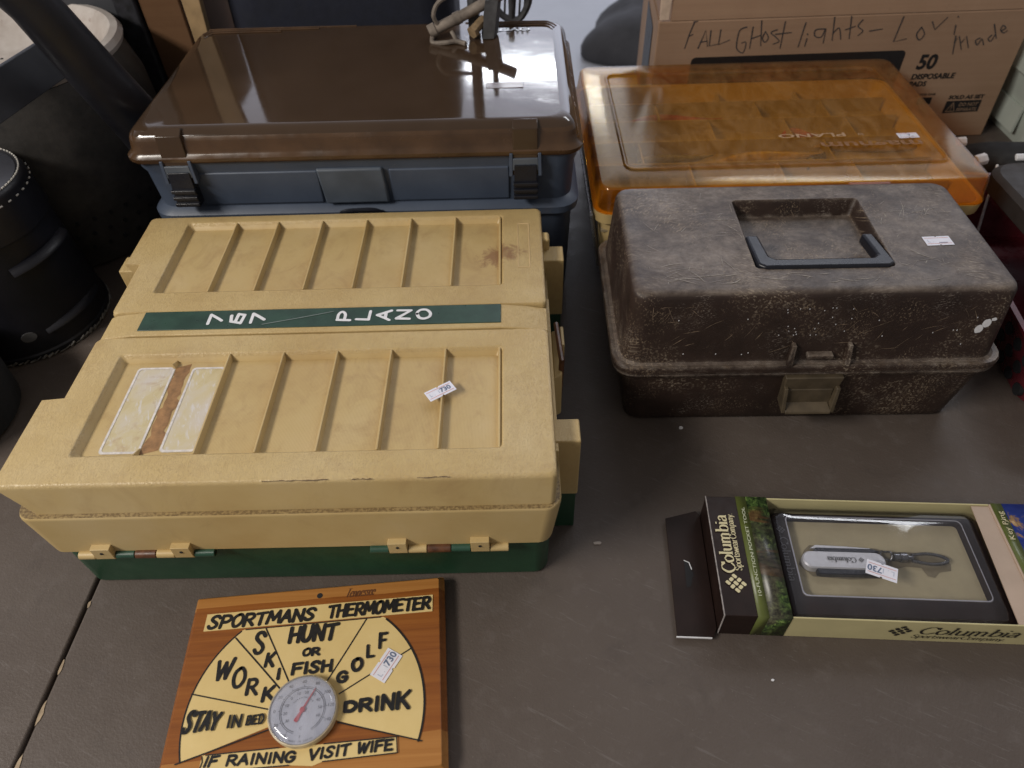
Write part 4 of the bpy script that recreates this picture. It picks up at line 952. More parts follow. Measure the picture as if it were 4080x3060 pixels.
# dial
DX, DY = .1074, -.1093
dial = new(); lathe(dial, [(.0268, .0165), (.0280, .0168), (.0282, .0218), (.0277, .0230), (.0267, .0233), (.0265, .0222), (.0, .0222)][:-1], 64, DX, DY, True, False); d_o = obj('dial_case', dial, BRASS, T)
bm = new(); lathe(bm, [(.0268, .0218), (.0267, .0220)], 64, DX, DY, False, True); face = obj('dial_face', bm, DIALFACE, d_o)
bm = new(); pl = Plane((DX, DY, .0220), (1, 0, 0), (0, 1, 0))
def ring(r_, wd, a0, a1, h):
    ribbon(bm, pl, [(r_ * math.cos(R(a0 + (a1 - a0) * i / 60)), r_ * math.sin(R(a0 + (a1 - a0) * i / 60))) for i in range(61)], lambda d, s_: wd, h, caps=False)
ring(.0172, .0005, -62, 252, .0002); ring(.0184, .00035, -62, 252, .00022)
for k_ in range(-3, 7):
    a = R(133 - 26 * k_ if k_ else 133); a = R(135 - 26.2 * k_)
    type_on(bm, pl, str(abs(k_ * 10)), .0138 * math.cos(a), .0138 * math.sin(a) - .0011, .0024, .0002, align='CENTER')
    ribbon(bm, pl, [(.0160 * math.cos(a), .0160 * math.sin(a)), (.0180 * math.cos(a), .0180 * math.sin(a))], lambda d, s_: .0003, .00025, caps=False)
for v in range(-40, 141, 20):
    a = R(178.5 - 1.445 * v)
    type_on(bm, pl, str(abs(v)), .0226 * math.cos(a), .0226 * math.sin(a) - .0011, .0026, .0002, align='CENTER')
    ribbon(bm, pl, [(.0184 * math.cos(a), .0184 * math.sin(a)), (.0200 * math.cos(a), .0200 * math.sin(a))], lambda d, s_: .0003, .00026, caps=False)
for i, ch in enumerate('THERMOMETER'):
    a = R(140 - i * 10); q = Plane((DX + .0092 * math.cos(a), DY + .0092 * math.sin(a), .0220), (math.sin(a), -math.cos(a), 0), (math.cos(a), math.sin(a), 0)); type_on(bm, q, ch, 0, 0, .0013, .0002, align='CENTER')
for i, ch in enumerate('MADE IN JAPAN'):
    if ch == ' ': continue
    a = R(-110 + i * 3.6); q = Plane((DX + .0246 * math.cos(a), DY + .0246 * math.sin(a), .0220), (-math.sin(a), math.cos(a), 0), (-math.cos(a), -math.sin(a), 0)); type_on(bm, q, ch, 0, 0, .0013, .0002, align='CENTER')
type_on(bm, pl, 'F', 0, -.0215, .0022, .0002, align='CENTER'); type_on(bm, pl, 'C', 0, -.0150, .0022, .0002, align='CENTER')
lettering(face, bm, pl, DIALINK)
bm = new(); a = math.atan2(-94 + 109.9, 116.1 - 107.4); q = Plane((DX, DY, .0224), (math.cos(a), math.sin(a), 0), (-math.sin(a), math.cos(a), 0))
prism(bm, [(-.0100, -.0014), (-.0085, -.0017), (-.002, -.0010), (.0185, -.0003), (.0185, .0003), (-.002, .0010), (-.0085, .0017), (-.0100, .0014)], .0, .0005)
for v in bm.verts: v.co = q.p(v.co.x, v.co.y, v.co.z)
lathe(bm, [(.0024, .0226), (.0020, .0238), (.0008, .0240)], 20, DX, DY); obj('needle', bm, NEEDLE, d_o)
bm = new(); lathe(bm, [(.0272, .0238), (.0262, .0252), (.0225, .0268), (.0150, .0280), (.0060, .0285), (.0010, .0286)], 64, DX, DY, False, True); obj('dial_lens', bm, LENS, d_o, solid=.0006)
sticker(T, UP(.0168), .1730, -.0772, R(56), L=.0262, W=.0150)

# ================================================================== POCKET TOOL IN ITS CARTON
K = thing('gift_carton', 'flat brown and cream gift carton with clear window, hang tab and forest print', 'carton', (0.1742, 0.2674, 0), R(-4.3))
KH = .036; KW = .1213; KL = .335
def kbox(name, x0, x1, y0, y1, z0, z1, mat, parent=K, bev=.0006):
    bm = new(); box(bm, x0, x1, y0, y1, z0, z1); return obj(name, bm, mat, parent, bevel=bev)
cap = kbox('carton_end', 0, .0575, 0, KW, 0, KH, CHOC)
side_f = kbox('side_wall', .0575, .2650, 0, .0014, 0, KH, CREAM); side_b = kbox('side_wall', .0575, .2650, KW - .0014, KW, 0, KH, CREAM)
kbox('carton_floor', .0575, .2650, .0016, KW - .0016, 0, .002, CREAM)
cap2 = kbox('carton_end', .2650, KL, 0, KW, 0, KH, PINKCARD)
def wrap(x0, x1, mat, parent, name):
    """printed band running over the top and down both long sides"""
    bm = new(); e = .0004
    prof = [(-e, 0.001), (-e, KH + e), (KW + e, KH + e), (KW + e, 0.001)]
    a = [bm.verts.new((x0, y, z)) for y, z in prof]; b = [bm.verts.new((x1, y, z)) for y, z in prof]
    for i in range(3): bm.faces.new((a[i], b[i], b[i + 1], a[i + 1]))
    return obj(name, bm, mat, parent, solid=.0003)
wrap(.0280, .0376, OLIVEBAND, cap, 'olive_band'); wrap(.0377, .0572, FOREST, cap, 'forest_print')
wrap(.2665, .2765, OLIVEBAND, cap2, 'olive_band'); wrap(.2766, KL - .001, PHOTO, cap2, 'photo_print')
bm = new(); pl = UP(KH); flat_poly(bm, pl, [(.285, .02), (.32, .02), (.32, .062), (.287, .066)], .0012); flat_poly(bm, pl, [(.2790, .03), (.284, .03), (.284, .06), (.281, .064)], .0012); lettering(cap2, bm, pl, ORANGEPRINT, 'orange_patch')
# hang tab
bm = new()
outl = [(-.0365, -.006), (-.0050, -.006), (-.0008, .002), (-.0008, .1195), (-.0045, .1240), (-.0352, .1145)]
prism(bm, outl, .0045, .0056); tabo = obj('hang_tab', bm, CHOC, K, bevel=.0003)
bm = new(); prism(bm, [(-.0370, -.0072), (-.0060, -.0072), (-.0060, -.0062), (-.0370, -.0062)], .0040, .0056); obj('white_edge', bm, WHITEPAINT, tabo)
bm = new(); pl = UP(.0058); flat_poly(bm, pl, [(-.0222, .068), (-.0180, .066), (-.0165, .058), (-.0150, .056), (-.0150, .052), (-.0168, .0500), (-.0185, .042), (-.0228, .040)], .0003); lettering(tabo, bm, pl, BLACKMAT, 'hang_slot')
bm = new(); ribbon(bm, pl, [(-.0222, .068), (-.0178, .066), (-.0162, .059)], lambda d, s_: .0009, .0005); lettering(tabo, bm, pl, WHITEPAINT, 'cut_edge')
bm = new()
for y0 in (0.0,): 
    tube(bm, [(0, 0, KH), (0, KW, KH)], .0006, 6); tube(bm, [(0, 0, KH), (.0005, 0, .001)], .0006, 6)
obj('worn_fold', bm, plain('worn_fold_white', (.33, .30, .29), .7, .4, 200), cap)
# lettering on the cap (turned a quarter turn)
q = Plane((0, 0, KH), (0, 1, 0), (-1, 0, 0)); q.n = Vector((0, 0, 1))
bm = new(); nib(bm, q, 'Columbia', .0400, -.0158, .0600, .0118, .0009, 0, 1.15); lettering(cap, bm, UP(0), CREAMTXT)
bm = new(); nib(bm, q, 'Sportswear', .0425, -.0218, .0315, .0060, .0009, 0, 1.0); nib(bm, q, 'Company.', .0745, -.0218, .0275, .0060, .0009, 0, 1.0); lettering(cap, bm, UP(0), CREAMTXT)
bm = new(); type_on(bm, q, '10-FUNCTION POCKET TOOL', .0175, -.0345, .0030, .0012, width=.0905, bold=.01); lettering(cap, bm, UP(0), plain('pale_green_print', (.50, .52, .36), .5, .05))
def emblem(bm, pl, cx, cy, s_, h, shear=0.0, ang=0.0):
    """diamond of rounded bricks laid in a basket weave"""
    e = s_ / 3.0
    for i in range(3):
        for j in range(3):
            u, v = (i - 1), (j - 1); lx, ly = (.86, .60) if (i + j) % 2 == 0 else (.62, .80)
            pts = []
            for qx, qy, a0 in ((1, 1, 0), (-1, 1, 90), (-1, -1, 180), (1, -1, 270)):
                for k_ in range(4):
                    a = R(a0 + 30 * k_); r_ = .2
                    pts.append((u * .98 + qx * (lx / 2 - r_) * 1.0 + r_ * math.cos(a), v * .88 + qy * (ly / 2 - r_) + r_ * math.sin(a)))
            c, sn = math.cos(R(45) + ang), math.sin(R(45) + ang)
            flat_poly(bm, pl, [(cx + e * .72 * (x * c - y * sn) + shear * (x * sn + y * c) * e, cy + e * .72 * (x * sn + y * c)) for x, y in pts], h)
bm = new(); emblem(bm, q, .0300, -.0142, .0215, .0009); lettering(cap, bm, UP(0), CREAMTXT, 'emblem')
# front wall lettering
qf = Plane((0, 0, 0), (1, 0, 0), (0, 0, 1)); qf.n = Vector((0, -1, 0))
bm = new(); nib(bm, qf, 'Columbia', .1660, .0150, .0840, .0135, .0006, .25, 1.1); nib(bm, qf, 'SportswearCompany.'.replace('C', 'C'), .1640, .0075, .0790, .0062, .0006, .25, 1.0); lettering(side_f, bm, qf, INK)
bm = new(); emblem(bm, qf, .1515, .0195, .0230, .0006); lettering(side_f, bm, qf, INK, 'emblem')
bm = new(); qk = Plane((.2735, .030, KH), (0, 1, 0), (-1, 0, 0)); qk.n = Vector((0, 0, 1)); nib(bm, qk, 'y', .058 + .012, 0, .005, .0050, .0012); type_on(bm, qk, 'Key Ring', .052, 0, .0050, .0012, width=.030); type_on(bm, qk, 'opener', .001, 0, .0040, .0012, width=.022); lettering(cap2, bm, UP(0), CREAMTXT)
# inner dark frame with cream insert, clear blister over it
bm = new(); loft(bm, [(.0025, .1590, KW / 2, .0995, .0585, .004), (.0190, .1590, KW / 2, .0955, .0545, .006), (.0205, .1590, KW / 2, .0935, .0525, .006), (.0205, .1590, .0700, .0828, .0418, .004), (.0120, .1590, .0700, .0815, .0405, .004)])
fr = obj('inner_frame', bm, CHOC, K)
bm = new(); loft(bm, [(.0122, .1590, .0700, .0812, .0402, .004), (.0128, .1590, .0700, .0812, .0402, .004)]); obj('cream_insert', bm, FELT, fr)
bm = new(); A1 = rloop(bm, .0209, .1590, .0700, .0828, .0418, .005); B1 = rloop(bm, .0214, .1590, .0700, .0818, .0408, .005); bridge(bm, A1, B1); obj('window_edge', bm, plain('clear_rim', (.42, .42, .46), .25, .1), fr, solid=.0005)
q2 = Plane((0, 0, .0207), (0, -1, 0), (1, 0, 0)); q2.n = Vector((0, 0, 1))
bm = new(); nib(bm, q2, 'Columbia', -.0880, .0668, .0460, .0075, .0004, 0, 1.0); emblem(bm, q2, -.0960, .0700, .0100, .0004); lettering(fr, bm, UP(0), plain('grey_print', (.085, .075, .075), .5, .1))
bm = new(); loft(bm, [(.0170, .1560, KW / 2, .0965, .0580, .006), (.0240, .1560, KW / 2, .0955, .0572, .007), (.0290, .1560, KW / 2, .0930, .0540, .008), (.0310, .1560, KW / 2, .0890, .0490, .010), (.0315, .1560, KW / 2, .080, .040, .01)], False, True)
obj('clear_window', bm, CLEAR, K, solid=.0004)
bm = new(); prism(bm, [(.2490, .1195), (.2655, .1195), (.2655, .0015), (.2440, .0015)], .0335, .0345); obj('inner_flap', bm, PINKCARD, K)
sticker(K, UP(.0322), .1462, .0490, R(180 - 21), L=.0262, W=.0150)
# the tool itself
KN = thing('pocket_knife', 'small silver and black pocket knife with key clip on cream insert in the carton', 'pocket knife', (0.1742, 0.2674, 0), R(-4.3))
kz = .0130
bm = new(); loft(bm, [(kz, .1215, .0655, .0375, .0088, .0085), (kz + .007, .1215, .0655, .0375, .0088, .0085), (kz + .0082, .1215, .0655, .0365, .0078, .0078)]); kn = obj('handle', bm, SILVER, KN)
for y0, y1 in ((.0738, .0785), (.0520, .0568)):
    bm = new(); prism(bm, [(.0950, y0), (.0985, y1 if y0 > .06 else y0 - .001), (.150, y1 if y0 > .06 else y0 - .0005), (.1570, (y0 + y1) / 2), (.150, y0 if y0 > .06 else y1), (.0950, y1 if y0 < .06 else y0)], kz + .001, kz + .0072); obj('grip', bm, BLACKPL, KN, bevel=.0008)
bm = new(); prism(bm, [(.0945, .0790), (.1000, .0826), (.1280, .0818), (.1500, .0805), (.1500, .0788)], kz + .002, kz + .0045); obj('blade', bm, SILVER, KN, bevel=.0003)
bm = new(); tube(bm, [(.1625 + .0052 * math.cos(2 * math.pi * i / 20), .0735 + .0052 * math.sin(2 * math.pi * i / 20), kz + .004 + .002 * math.sin(i)) for i in range(21)], .0009, 8); obj('ring', bm, CLIPMETAL, KN)
bm = new(); tube(bm, [(.1690, .0725, kz + .004), (.1745, .0722, kz + .004)], .0040, 12); tube(bm, [(.1745, .0722, kz + .004), (.1800, .0722, kz + .004)], .0048, 12); tube(bm, [(.1800, .0722, kz + .004), (.1860, .0716, kz + .004)], .0026, 12)
tube(bm, smooth_pts([(.1860, .0750, kz + .004), (.2000, .0768, kz + .004), (.2130, .0745, kz + .004), (.2175, .0705, kz + .004), (.2120, .0672, kz + .004), (.2000, .0662, kz + .004), (.1850, .0690, kz + .004)], 5), .0015, 8)
obj('snap_hook', bm, CLIPMETAL, KN)
q = Plane((.1320, .0680, kz + .0084), (-1, 0, 0), (0, -1, 0)); q.n = Vector((0, 0, 1))
bm = new(); nib(bm, q, 'Columbia', 0, 0, .0260, .0055, .0004, 0, 1.1); emblem(bm, q, -.0045, .0024, .0062, .0004); lettering(kn, bm, UP(0), plain('grey_engraving', (.14, .14, .14), .5, .1))
# stamped recess around the tool, its shade painted as a flat dark patch
bm = new(); pl = UP(kz)
flat_poly(bm, pl, [(.0820, .0640), (.0900, .0790), (.0960, .0845), (.1250, .0845), (.1560, .0830), (.1680, .0800), (.1830, .0800), (.2000, .0800), (.2150, .0760), (.2210, .0690), (.2190, .0620), (.2080, .0600), (.2020, .0545), (.1960, .0560), (.1930, .0640), (.1800, .0650), (.1600, .0600), (.1550, .0520), (.1250, .0500), (.0920, .0520)], .0002); bmesh.ops.triangulate(bm, faces=bm.faces)
lettering(fr, bm, pl, plain('painted_recess_shade', (.20, .165, .095), .9, .15, 80), 'tool_recess_shade')

# ================================================================== CARDBOARD CARTON WITH HANDWRITING
CB = thing('cardboard_box', 'large brown cardboard carton with handwritten words and black printed panel, behind the amber box', 'cardboard box', (0.2385, 1.12, 0), 0)
bm = new(); hexa(bm, [(0, 0, 0), (.575, 0, 0), (.575, .30, 0), (.03, .30, 0)], [(0, 0, .2025), (.575 - .008, 0, .2025), (.575 - .008, .30, .2025), (.03, .30, .2025)])
cb = obj('carton_body', bm, CARD, CB, bevel=.002)
bm = new(); hexa(bm, [(.018, .0005, .203), (.5665, .0005, .203), (.5665, .0045, .203), (.018, .0045, .203)], [(.022, .036, .39), (.5665, .036, .39), (.5665, .040, .39), (.022, .040, .39)]); flap = obj('flap', bm, CARD, CB, bevel=.0008)
bm = new(); hexa(bm, [(.0010, -.001, .205), (.0150, -.001, .205), (.0150, .004, .205), (.001, .004, .205)], [(.0, .014, .30), (.0215, .014, .30), (.0215, .019, .30), (.0, .019, .30)]); obj('torn_flap_edge', bm, CARDTORN, CB, bevel=.001)
bm = new(); hexa(bm, [(-.001, .002, .205), (.001, .002, .205), (.026, .29, .205), (.024, .29, .205)], [(-.024, .002, .27), (-.022, .002, .27), (-.002, .29, .27), (-.004, .29, .27)]); obj('flap', bm, CARD, CB)
q = Plane((-.2385, 0, 0), (1, 0, 0), (0, 0, 1)); q.n = Vector((0, -1, 0)); q.u = Vector((1, 0, 0))
q.o = Vector((-.2385, 0, 0))
bm = new(); A1 = []; x0, x1, z0, z1, r_ = .2960, .6300, .045, .1485, .007
for qx, qy, a0 in ((1, 1, 0), (-1, 1, 90), (-1, -1, 180), (1, -1, 270)):
    for k_ in range(5):
        a = R(a0 + 22.5 * k_); A1.append(((x1 if qx > 0 else x0) - qx * r_ + r_ * math.cos(a), (z1 if qy > 0 else z0) - qy * r_ + r_ * math.sin(a)))
flat_poly(bm, q, A1, .0006); lettering(cb, bm, q, INK, 'printed_panel')
HAND = [[(0.2923, 0.2018), (0.2871, 0.1839), (0.283, 0.1628)], [(0.2863, 0.1805), (0.2926, 0.1837)], [(0.2911, 0.2013), (0.2968, 0.2021)], [(0.3037, 0.1627), (0.3112, 0.1888), (0.3176, 0.1649)], [(0.3055, 0.1714), (0.3162, 0.1729)], [(0.319, 0.188), (0.3202, 0.1656), (0.3336, 0.1678)], [(0.3337, 0.1888), (0.3343, 0.167), (0.3503, 0.1733)], [(0.3724, 0.1914), (0.3626, 0.1865), (0.3621, 0.1655), (0.366, 0.1573), (0.375, 0.1537), (0.3759, 0.169), (0.3693, 0.1679)], [(0.382, 0.1911), (0.3835, 0.1594)], [(0.393, 0.1997), (0.3998, 0.1629)], [(0.383, 0.1741), (0.397, 0.1789)], [(0.4026, 0.1839), (0.3998, 0.1748), (0.4049, 0.168), (0.4089, 0.1745), (0.4026, 0.1839)], [(0.4198, 0.1859), (0.4111, 0.1823), (0.4196, 0.1755), (0.4268, 0.1686), (0.4181, 0.1649)], [(0.4291, 0.1972), (0.4307, 0.1583)], [(0.4186, 0.1794), (0.4427, 0.1812)], [(0.4607, 0.1949), (0.4582, 0.159)], [(0.4686, 0.1712), (0.4682, 0.1597)], [(0.4675, 0.1783), (0.4685, 0.1767)], [(0.4934, 0.1847), (0.4787, 0.1839), (0.4799, 0.1747), (0.49, 0.1731), (0.4934, 0.1847), (0.4955, 0.1636)], [(0.502, 0.2011), (0.5082, 0.1672)], [(0.5064, 0.1778), (0.5136, 0.1854), (0.521, 0.1686)], [(0.5273, 0.2016), (0.5338, 0.169)], [(0.524, 0.1824), (0.5374, 0.1871)], [(0.5459, 0.1959), (0.5415, 0.187), (0.5511, 0.1802), (0.546, 0.1733)], [(0.5618, 0.1793), (0.58, 0.1818)], [(0.6064, 0.1984), (0.6041, 0.162), (0.6227, 0.1659)], [(0.6396, 0.1824), (0.636, 0.1721), (0.643, 0.1634), (0.648, 0.1717), (0.6396, 0.1824)], [(0.653, 0.1897), (0.6611, 0.1778), (0.6736, 0.1954)], [(0.6909, 0.1833), (0.6941, 0.1696)], [(0.6889, 0.1962), (0.6901, 0.1946)], [(0.6978, 0.1674), (0.7044, 0.1402)], [(0.6996, 0.158), (0.7033, 0.1672), (0.715, 0.1467)], [(0.7108, 0.1576), (0.7145, 0.1668), (0.7251, 0.149)], [(0.7367, 0.1634), (0.7315, 0.1596), (0.7374, 0.1527), (0.7401, 0.1619), (0.7472, 0.1523)], [(0.753, 0.1668), (0.7499, 0.1616), (0.7557, 0.1579), (0.7579, 0.168)], [(0.7497, 0.1826), (0.7621, 0.162)], [(0.7652, 0.173), (0.7697, 0.1768), (0.7641, 0.1808), (0.7631, 0.1744), (0.7695, 0.1697), (0.7741, 0.1732)]]
bm = new(); h = .0006
CURVY = {7, 11, 12, 18, 20, 23, 26, 33, 34, 36}
for i, s_ in enumerate(HAND):
    pts = smooth_pts([(*p, 0) for p in s_], 4) if i in CURVY else [Vector((*p, 0)) for p in s_]
    ribbon(bm, q, [(p.x, p.y) for p in pts], lambda d, t_: .0016 * (1.1 - .4 * t_), h); h += .00001
lettering(cb, bm, q, MARKER, 'handwriting')
bm = new()
type_on(bm, q, '50', .6545, .1185, .0225, .0006, width=.0300, bold=.035, shear=.05); type_on(bm, q, 'DISPOSABLE', .6535, .1020, .0085, .0006, width=.0690, bold=.035, shear=.05); type_on(bm, q, 'PADS', .6535, .0905, .0080, .0006, width=.0280, bold=.035, shear=.05)
type_on(bm, q, 'SOLD AS SET', .7285, .0668, .0062, .0006, width=.0580, bold=.04, shear=.05); type_on(bm, q, 'FOR ONE', .6790, .0745, .0035, .0006, width=.0250, bold=.02)
lettering(cb, bm, q, INK)
bm = new(); flat_poly(bm, q, [(.7280, .0430), (.7860, .0445), (.7850, .0640), (.7280, .0635)], .0007); lettering(cb, bm, q, INK, 'printed_box'); bm = new(); flat_poly(bm, q, [(.6780, .0590), (.7010, .0595), (.7010, .0710), (.6780, .0710)], .00065); lettering(cb, bm, q, INK, 'printed_box')
bm = new(); type_on(bm, q, 'DO NOT', .7500, .0545, .0058, .0010, width=.0310, bold=.02, shear=.05); type_on(bm, q, 'SEPARATE', .7490, .0462, .0052, .0010, width=.0330, bold=.02, shear=.05)
for i, (p, r2) in enumerate((((.7325, .0458), (.7400, .0608)), ((.7400, .0608), (.7465, .0460)), ((.7465, .0460), (.7325, .0458)))): ribbon(bm, q, [p, r2], lambda d, s_: .0012, .0010 + i * .00002)
ribbon(bm, q, [(.7398, .0560), (.7397, .0510)], lambda d, s_: .0013, .0011); ribbon(bm, q, [(.7397, .0486), (.7397, .0480)], lambda d, s_: .0014, .0011)
lettering(cb, bm, q, plain('reversed_print', (.26, .17, .11), .8, .1))
ql = Plane((.0300, .29, 0), (-.1035, -1, 0), (0, 0, 1)); ql.n = Vector((-1, .1, 0))
bm = new(); flat_poly(bm, ql, [(.10, .03), (.22, .03), (.22, .17), (.10, .17)], .0015); lettering(cb, bm, ql, INK, 'side_print')

# ================================================================== LEFT SIDE: CASE, SCUTTLE, PAN
LC = thing('leather_case', 'round black leather binocular case with white stitched lid, at left edge', 'case', (-0.632, 0.732, 0), 0)
bm = new(); lathe(bm, [(.0900, 0), (.0945, .002), (.0945, .008), (.0925, .010), (.0840, .150), (.0835, .168)], 64); obj('case_body', bm, LEATHER, LC)
bm = new(); lathe(bm, [(.0862, .150), (.0868, .152), (.0822, .196), (.0800, .2005), (.0770, .2025), (.0745, .2008), (.06, .2012)], 64); cl = obj('case_lid', bm, LEATHER, LC)
bm = new(); lathe(bm, [(.0738, .2013), (.0735, .2017)], 64, cap0=False); obj('lid_top', bm, plain('smooth_leather', (.030, .032, .042), .28, .2, 18, .03, 100, .6), cl)
bm = new()
for i in range(84):
    a = 2 * math.pi * i / 84; c, s_ = math.cos(a), math.sin(a)
    for rr_, zz in ((.0775, .2032), (.0838, .1905)):
        if zz < .2 and i % 2: continue
        p = Vector((rr_ * c, rr_ * s_, zz)); t_ = Vector((-s_, c, 0)) * .0018
        tube(bm, [p - t_, p + t_], .0009, 5)
obj('stitching', bm, THREAD, cl)
bm = new()
for i in range(60):
    a = R(-170 + i * 4.2); rr_ = .0948
    tube(bm, [(rr_ * math.cos(a), rr_ * math.sin(a), .0015), (rr_ * math.cos(a + .07), rr_ * math.sin(a + .07), .0015 + random.uniform(0, .0045))], random.uniform(.0006, .0022), 5)
obj('frayed_edge', bm, WORNEDGE, LC)
for z, a in ((.120, -20), (.035, -22)):
    bm = new(); tube(bm, smooth_pts([((.0885 + .004 * math.sin(math.pi * t_)) * math.cos(R(a - 26 + 60 * t_)) * (1 + (.16 - z) * .06), (.0885 + .004 * math.sin(math.pi * t_)) * math.sin(R(a - 26 + 60 * t_)) * (1 + (.16 - z) * .06), z + .004 * math.sin(3 * t_)) for t_ in (0, .25, .5, .75, 1)], 4), .0065, 8, flat=.35); obj('strap_loop', bm, LEATHER, LC)
bm = new(); pl = Plane((.0445, -.0785, .035), (.87, .49, 0), (0, .055, 1)); lathe(bm, [(.0068, 0), (.0066, .0012)], 16)
for v in bm.verts: v.co = pl.p(v.co.x * 1.3, v.co.y, v.co.z)
obj('round_sticker', bm, plain('grey_sticker', (.10, .10, .105), .5, .2), LC)
bm = new(); lathe(bm, [(.0085, .2021), (.008, .2026)], 20, .050, .0); obj('lid_spot', bm, WHITEPAINT, cl)

CS = thing('coal_scuttle', 'sooty black perforated iron scuttle with a dark hood and slanting bar', 'scuttle', (-0.655, 0.965, 0), 0)
bm = new(); lathe(bm, [(.138, 0), (.146, .004), (.168, .13), (.165, .20), (.152, .246), (.148, .246), (.150, .20), (.13, .01)], 56); so = obj('scuttle_body', bm, IRON, CS)
bm = new()
for row in range(3):
    for i in range(9):
        a = R(-82 + i * 8 + row * 3); z = .035 + row * .022; r_ = .1475 + z * .165
        p = Vector((r_ * math.cos(a), r_ * math.sin(a), z)); n_ = Vector((math.cos(a), math.sin(a), -.15)); tube(bm, [p - n_ * .002, p + n_ * .0007], .0028, 8)
obj('perforations', bm, BLACKMAT, so)
bm = new()  # dark hood plate in front of the pan
pa = [(x + .655, y - .965, z) for x, y, z in ((-.529, .874, .300), (-.546, .800, .300), (-.566, .715, .300), (-.5725, .616, .260), (-.543, .7465, .260), (-.5135, .877, .260))]
th = Vector((-.004, .004, 0))
f1 = [bm.verts.new(p) for p in pa]; f2 = [bm.verts.new(Vector(p) + th) for p in pa]
for a_, b_, c_, d_ in ((0, 1, 4, 5), (1, 2, 3, 4)):
    bm.faces.new((f1[a_], f1[b_], f1[c_], f1[d_])); bm.faces.new((f2[d_], f2[c_], f2[b_], f2[a_]))
for i in range(6): bm.faces.new((f1[i], f1[(i + 1) % 6], f2[(i + 1) % 6], f2[i]))
obj('hood', bm, IRONBLUE, CS, bevel=.0008)
bm = new(); tube(bm, [(-.515 + .655, .780 - .965, .44), (-.487 + .655, .812 - .965, .36), (-.472 + .655, .838 - .965, .28), (-.458 + .655, .868 - .965, .2), (-.452 + .655, .885 - .965, .15)], [.024, .026, .029, .032, .033], 16, flat=.7); obj('slanting_bar', bm, plain('bar_black', (.014, .014, .018), .42, .25, 25, .08), CS)

EP = thing('enamel_pan', 'chipped white enamel strainer pan with rolled rim, set in the black scuttle', 'pan', (-0.655, 0.970, 0), 0)
bm = new(); lathe(bm, [(.085, .218), (.10, .222), (.124, .236), (.131, .246), (.135, .256), (.142, .2615), (.151, .2600), (.1555, .2530), (.1535, .2465), (.148, .2450)], 64, 0, 0, True, False); obj('pan', bm, ENAMEL, EP, solid=.0)
bm = new()
for i in range(7):
    for j in range(7):
        x, y = -.06 + i * .02, -.06 + j * .02
        if math.hypot(x, y) < .078: lathe(bm, [(.0024, .2181), (.0022, .2185)], 10, x, y)
obj('drain_holes', bm, BLACKMAT, EP)

bm = new(); lathe(bm, [(.080, 0), (.088, .006), (.090, .05), (.084, .085), (.06, .10)], 48); o = obj('lens_pouch', bm, BLACKMAT); o.location = (-.662, .548, 0)
tag(o, 'black rounded pouch cut by the left edge, in front of the leather case', 'pouch')

# things standing behind, at the back left
bm = new(); hexa(bm, [(-.64, 1.100, 0), (-.545, 1.100, 0), (-.545, 1.13, 0), (-.64, 1.13, 0)], [(-.65, 1.105, .42), (-.545, 1.105, .42), (-.545, 1.135, .42), (-.65, 1.135, .42)]); hexa(bm, [(-.95, 1.14, 0), (-.60, 1.14, 0), (-.60, 1.17, 0), (-.95, 1.17, 0)], [(-.95, 1.14, .42), (-.60, 1.14, .42), (-.60, 1.17, .42), (-.95, 1.17, .42)])
tag(obj('slate_board', bm, GREYBOARD, bevel=.002), 'dark grey board standing behind the enamel pan', 'board')
bm = new(); box(bm, -.5435, -.512, 1.092, 1.13, 0, .44); o = obj('black_post', bm, plain('flecked_black', (.012, .012, .016), .6, .9, 90, .2), bevel=.003); tag(o, 'flecked black upright strip between grey board and brown carton', 'post')
bm = new(); box(bm, -.509, -.452, 1.098, 1.30, 0, .44); tag(obj('brown_carton', bm, CARD_DARK, bevel=.002), 'narrow dark brown cardboard carton standing left of the smoky lid box', 'carton')
bm = new(); hexa(bm, [(-.4500, 1.100, 0), (-.4390, 1.100, 0), (-.4390, 1.115, 0), (-.4500, 1.115, 0)], [(-.4490, 1.100, .44), (-.4130, 1.100, .44), (-.4130, 1.115, .44), (-.4490, 1.115, .44)]); tag(obj('wood_slat', bm, SLAT, bevel=.001), 'pale wooden slat upright beside the dark brown carton', 'slat')
bm = new(); loft(bm, [(0, -.235, 1.23, .165, .11, .04), (.20, -.235, 1.23, .170, .115, .05), (.46, -.235, 1.23, .165, .11, .05), (.50, -.235, 1.23, .13, .08, .05)]); tag(obj('navy_bag', bm, NAVY), 'tall dark navy cloth bag standing behind the smoky lid box', 'bag')

# ================================================================== RUSTY GIG ON THE SMOKY LID
GG = thing('fishing_gig', 'rusty grey metal clamp tool with wire loops, resting on the smoky lid', 'gig', (0, 0, 0), 0)
bm = new(); tube(bm, [(-.0905, .975, .2545), (-.055, .980, .268), (-.012, .985, .286), (.02, .99, .300)], .0070, 12); tube(bm, [(-.0915, .9745, .2540), (-.083, .976, .2575)], .0088, 12); tube(bm, [(-.058, .9797, .2670), (-.050, .981, .2700)], .0080, 12); gt = obj('tube', bm, RUST, GG)
bm = new(); tube(bm, smooth_pts([(-.0800, .974, .2640), (-.0840, .972, .2760), (-.0760, .975, .2900), (-.055, .985, .2960), (-.025, .99, .2990)], 6), .0028, 8); tube(bm, smooth_pts([(-.0880, .970, .2500), (-.0870, .962, .2455), (-.0700, .955, .2480), (-.0560, .957, .2485), (-.0440, .950, .2478)], 6), .0030, 8); tube(bm, [(-.0620, .965, .2580), (-.0560, .957, .2490)], .0026, 8); obj('wire_loop', bm, RUST, GG)
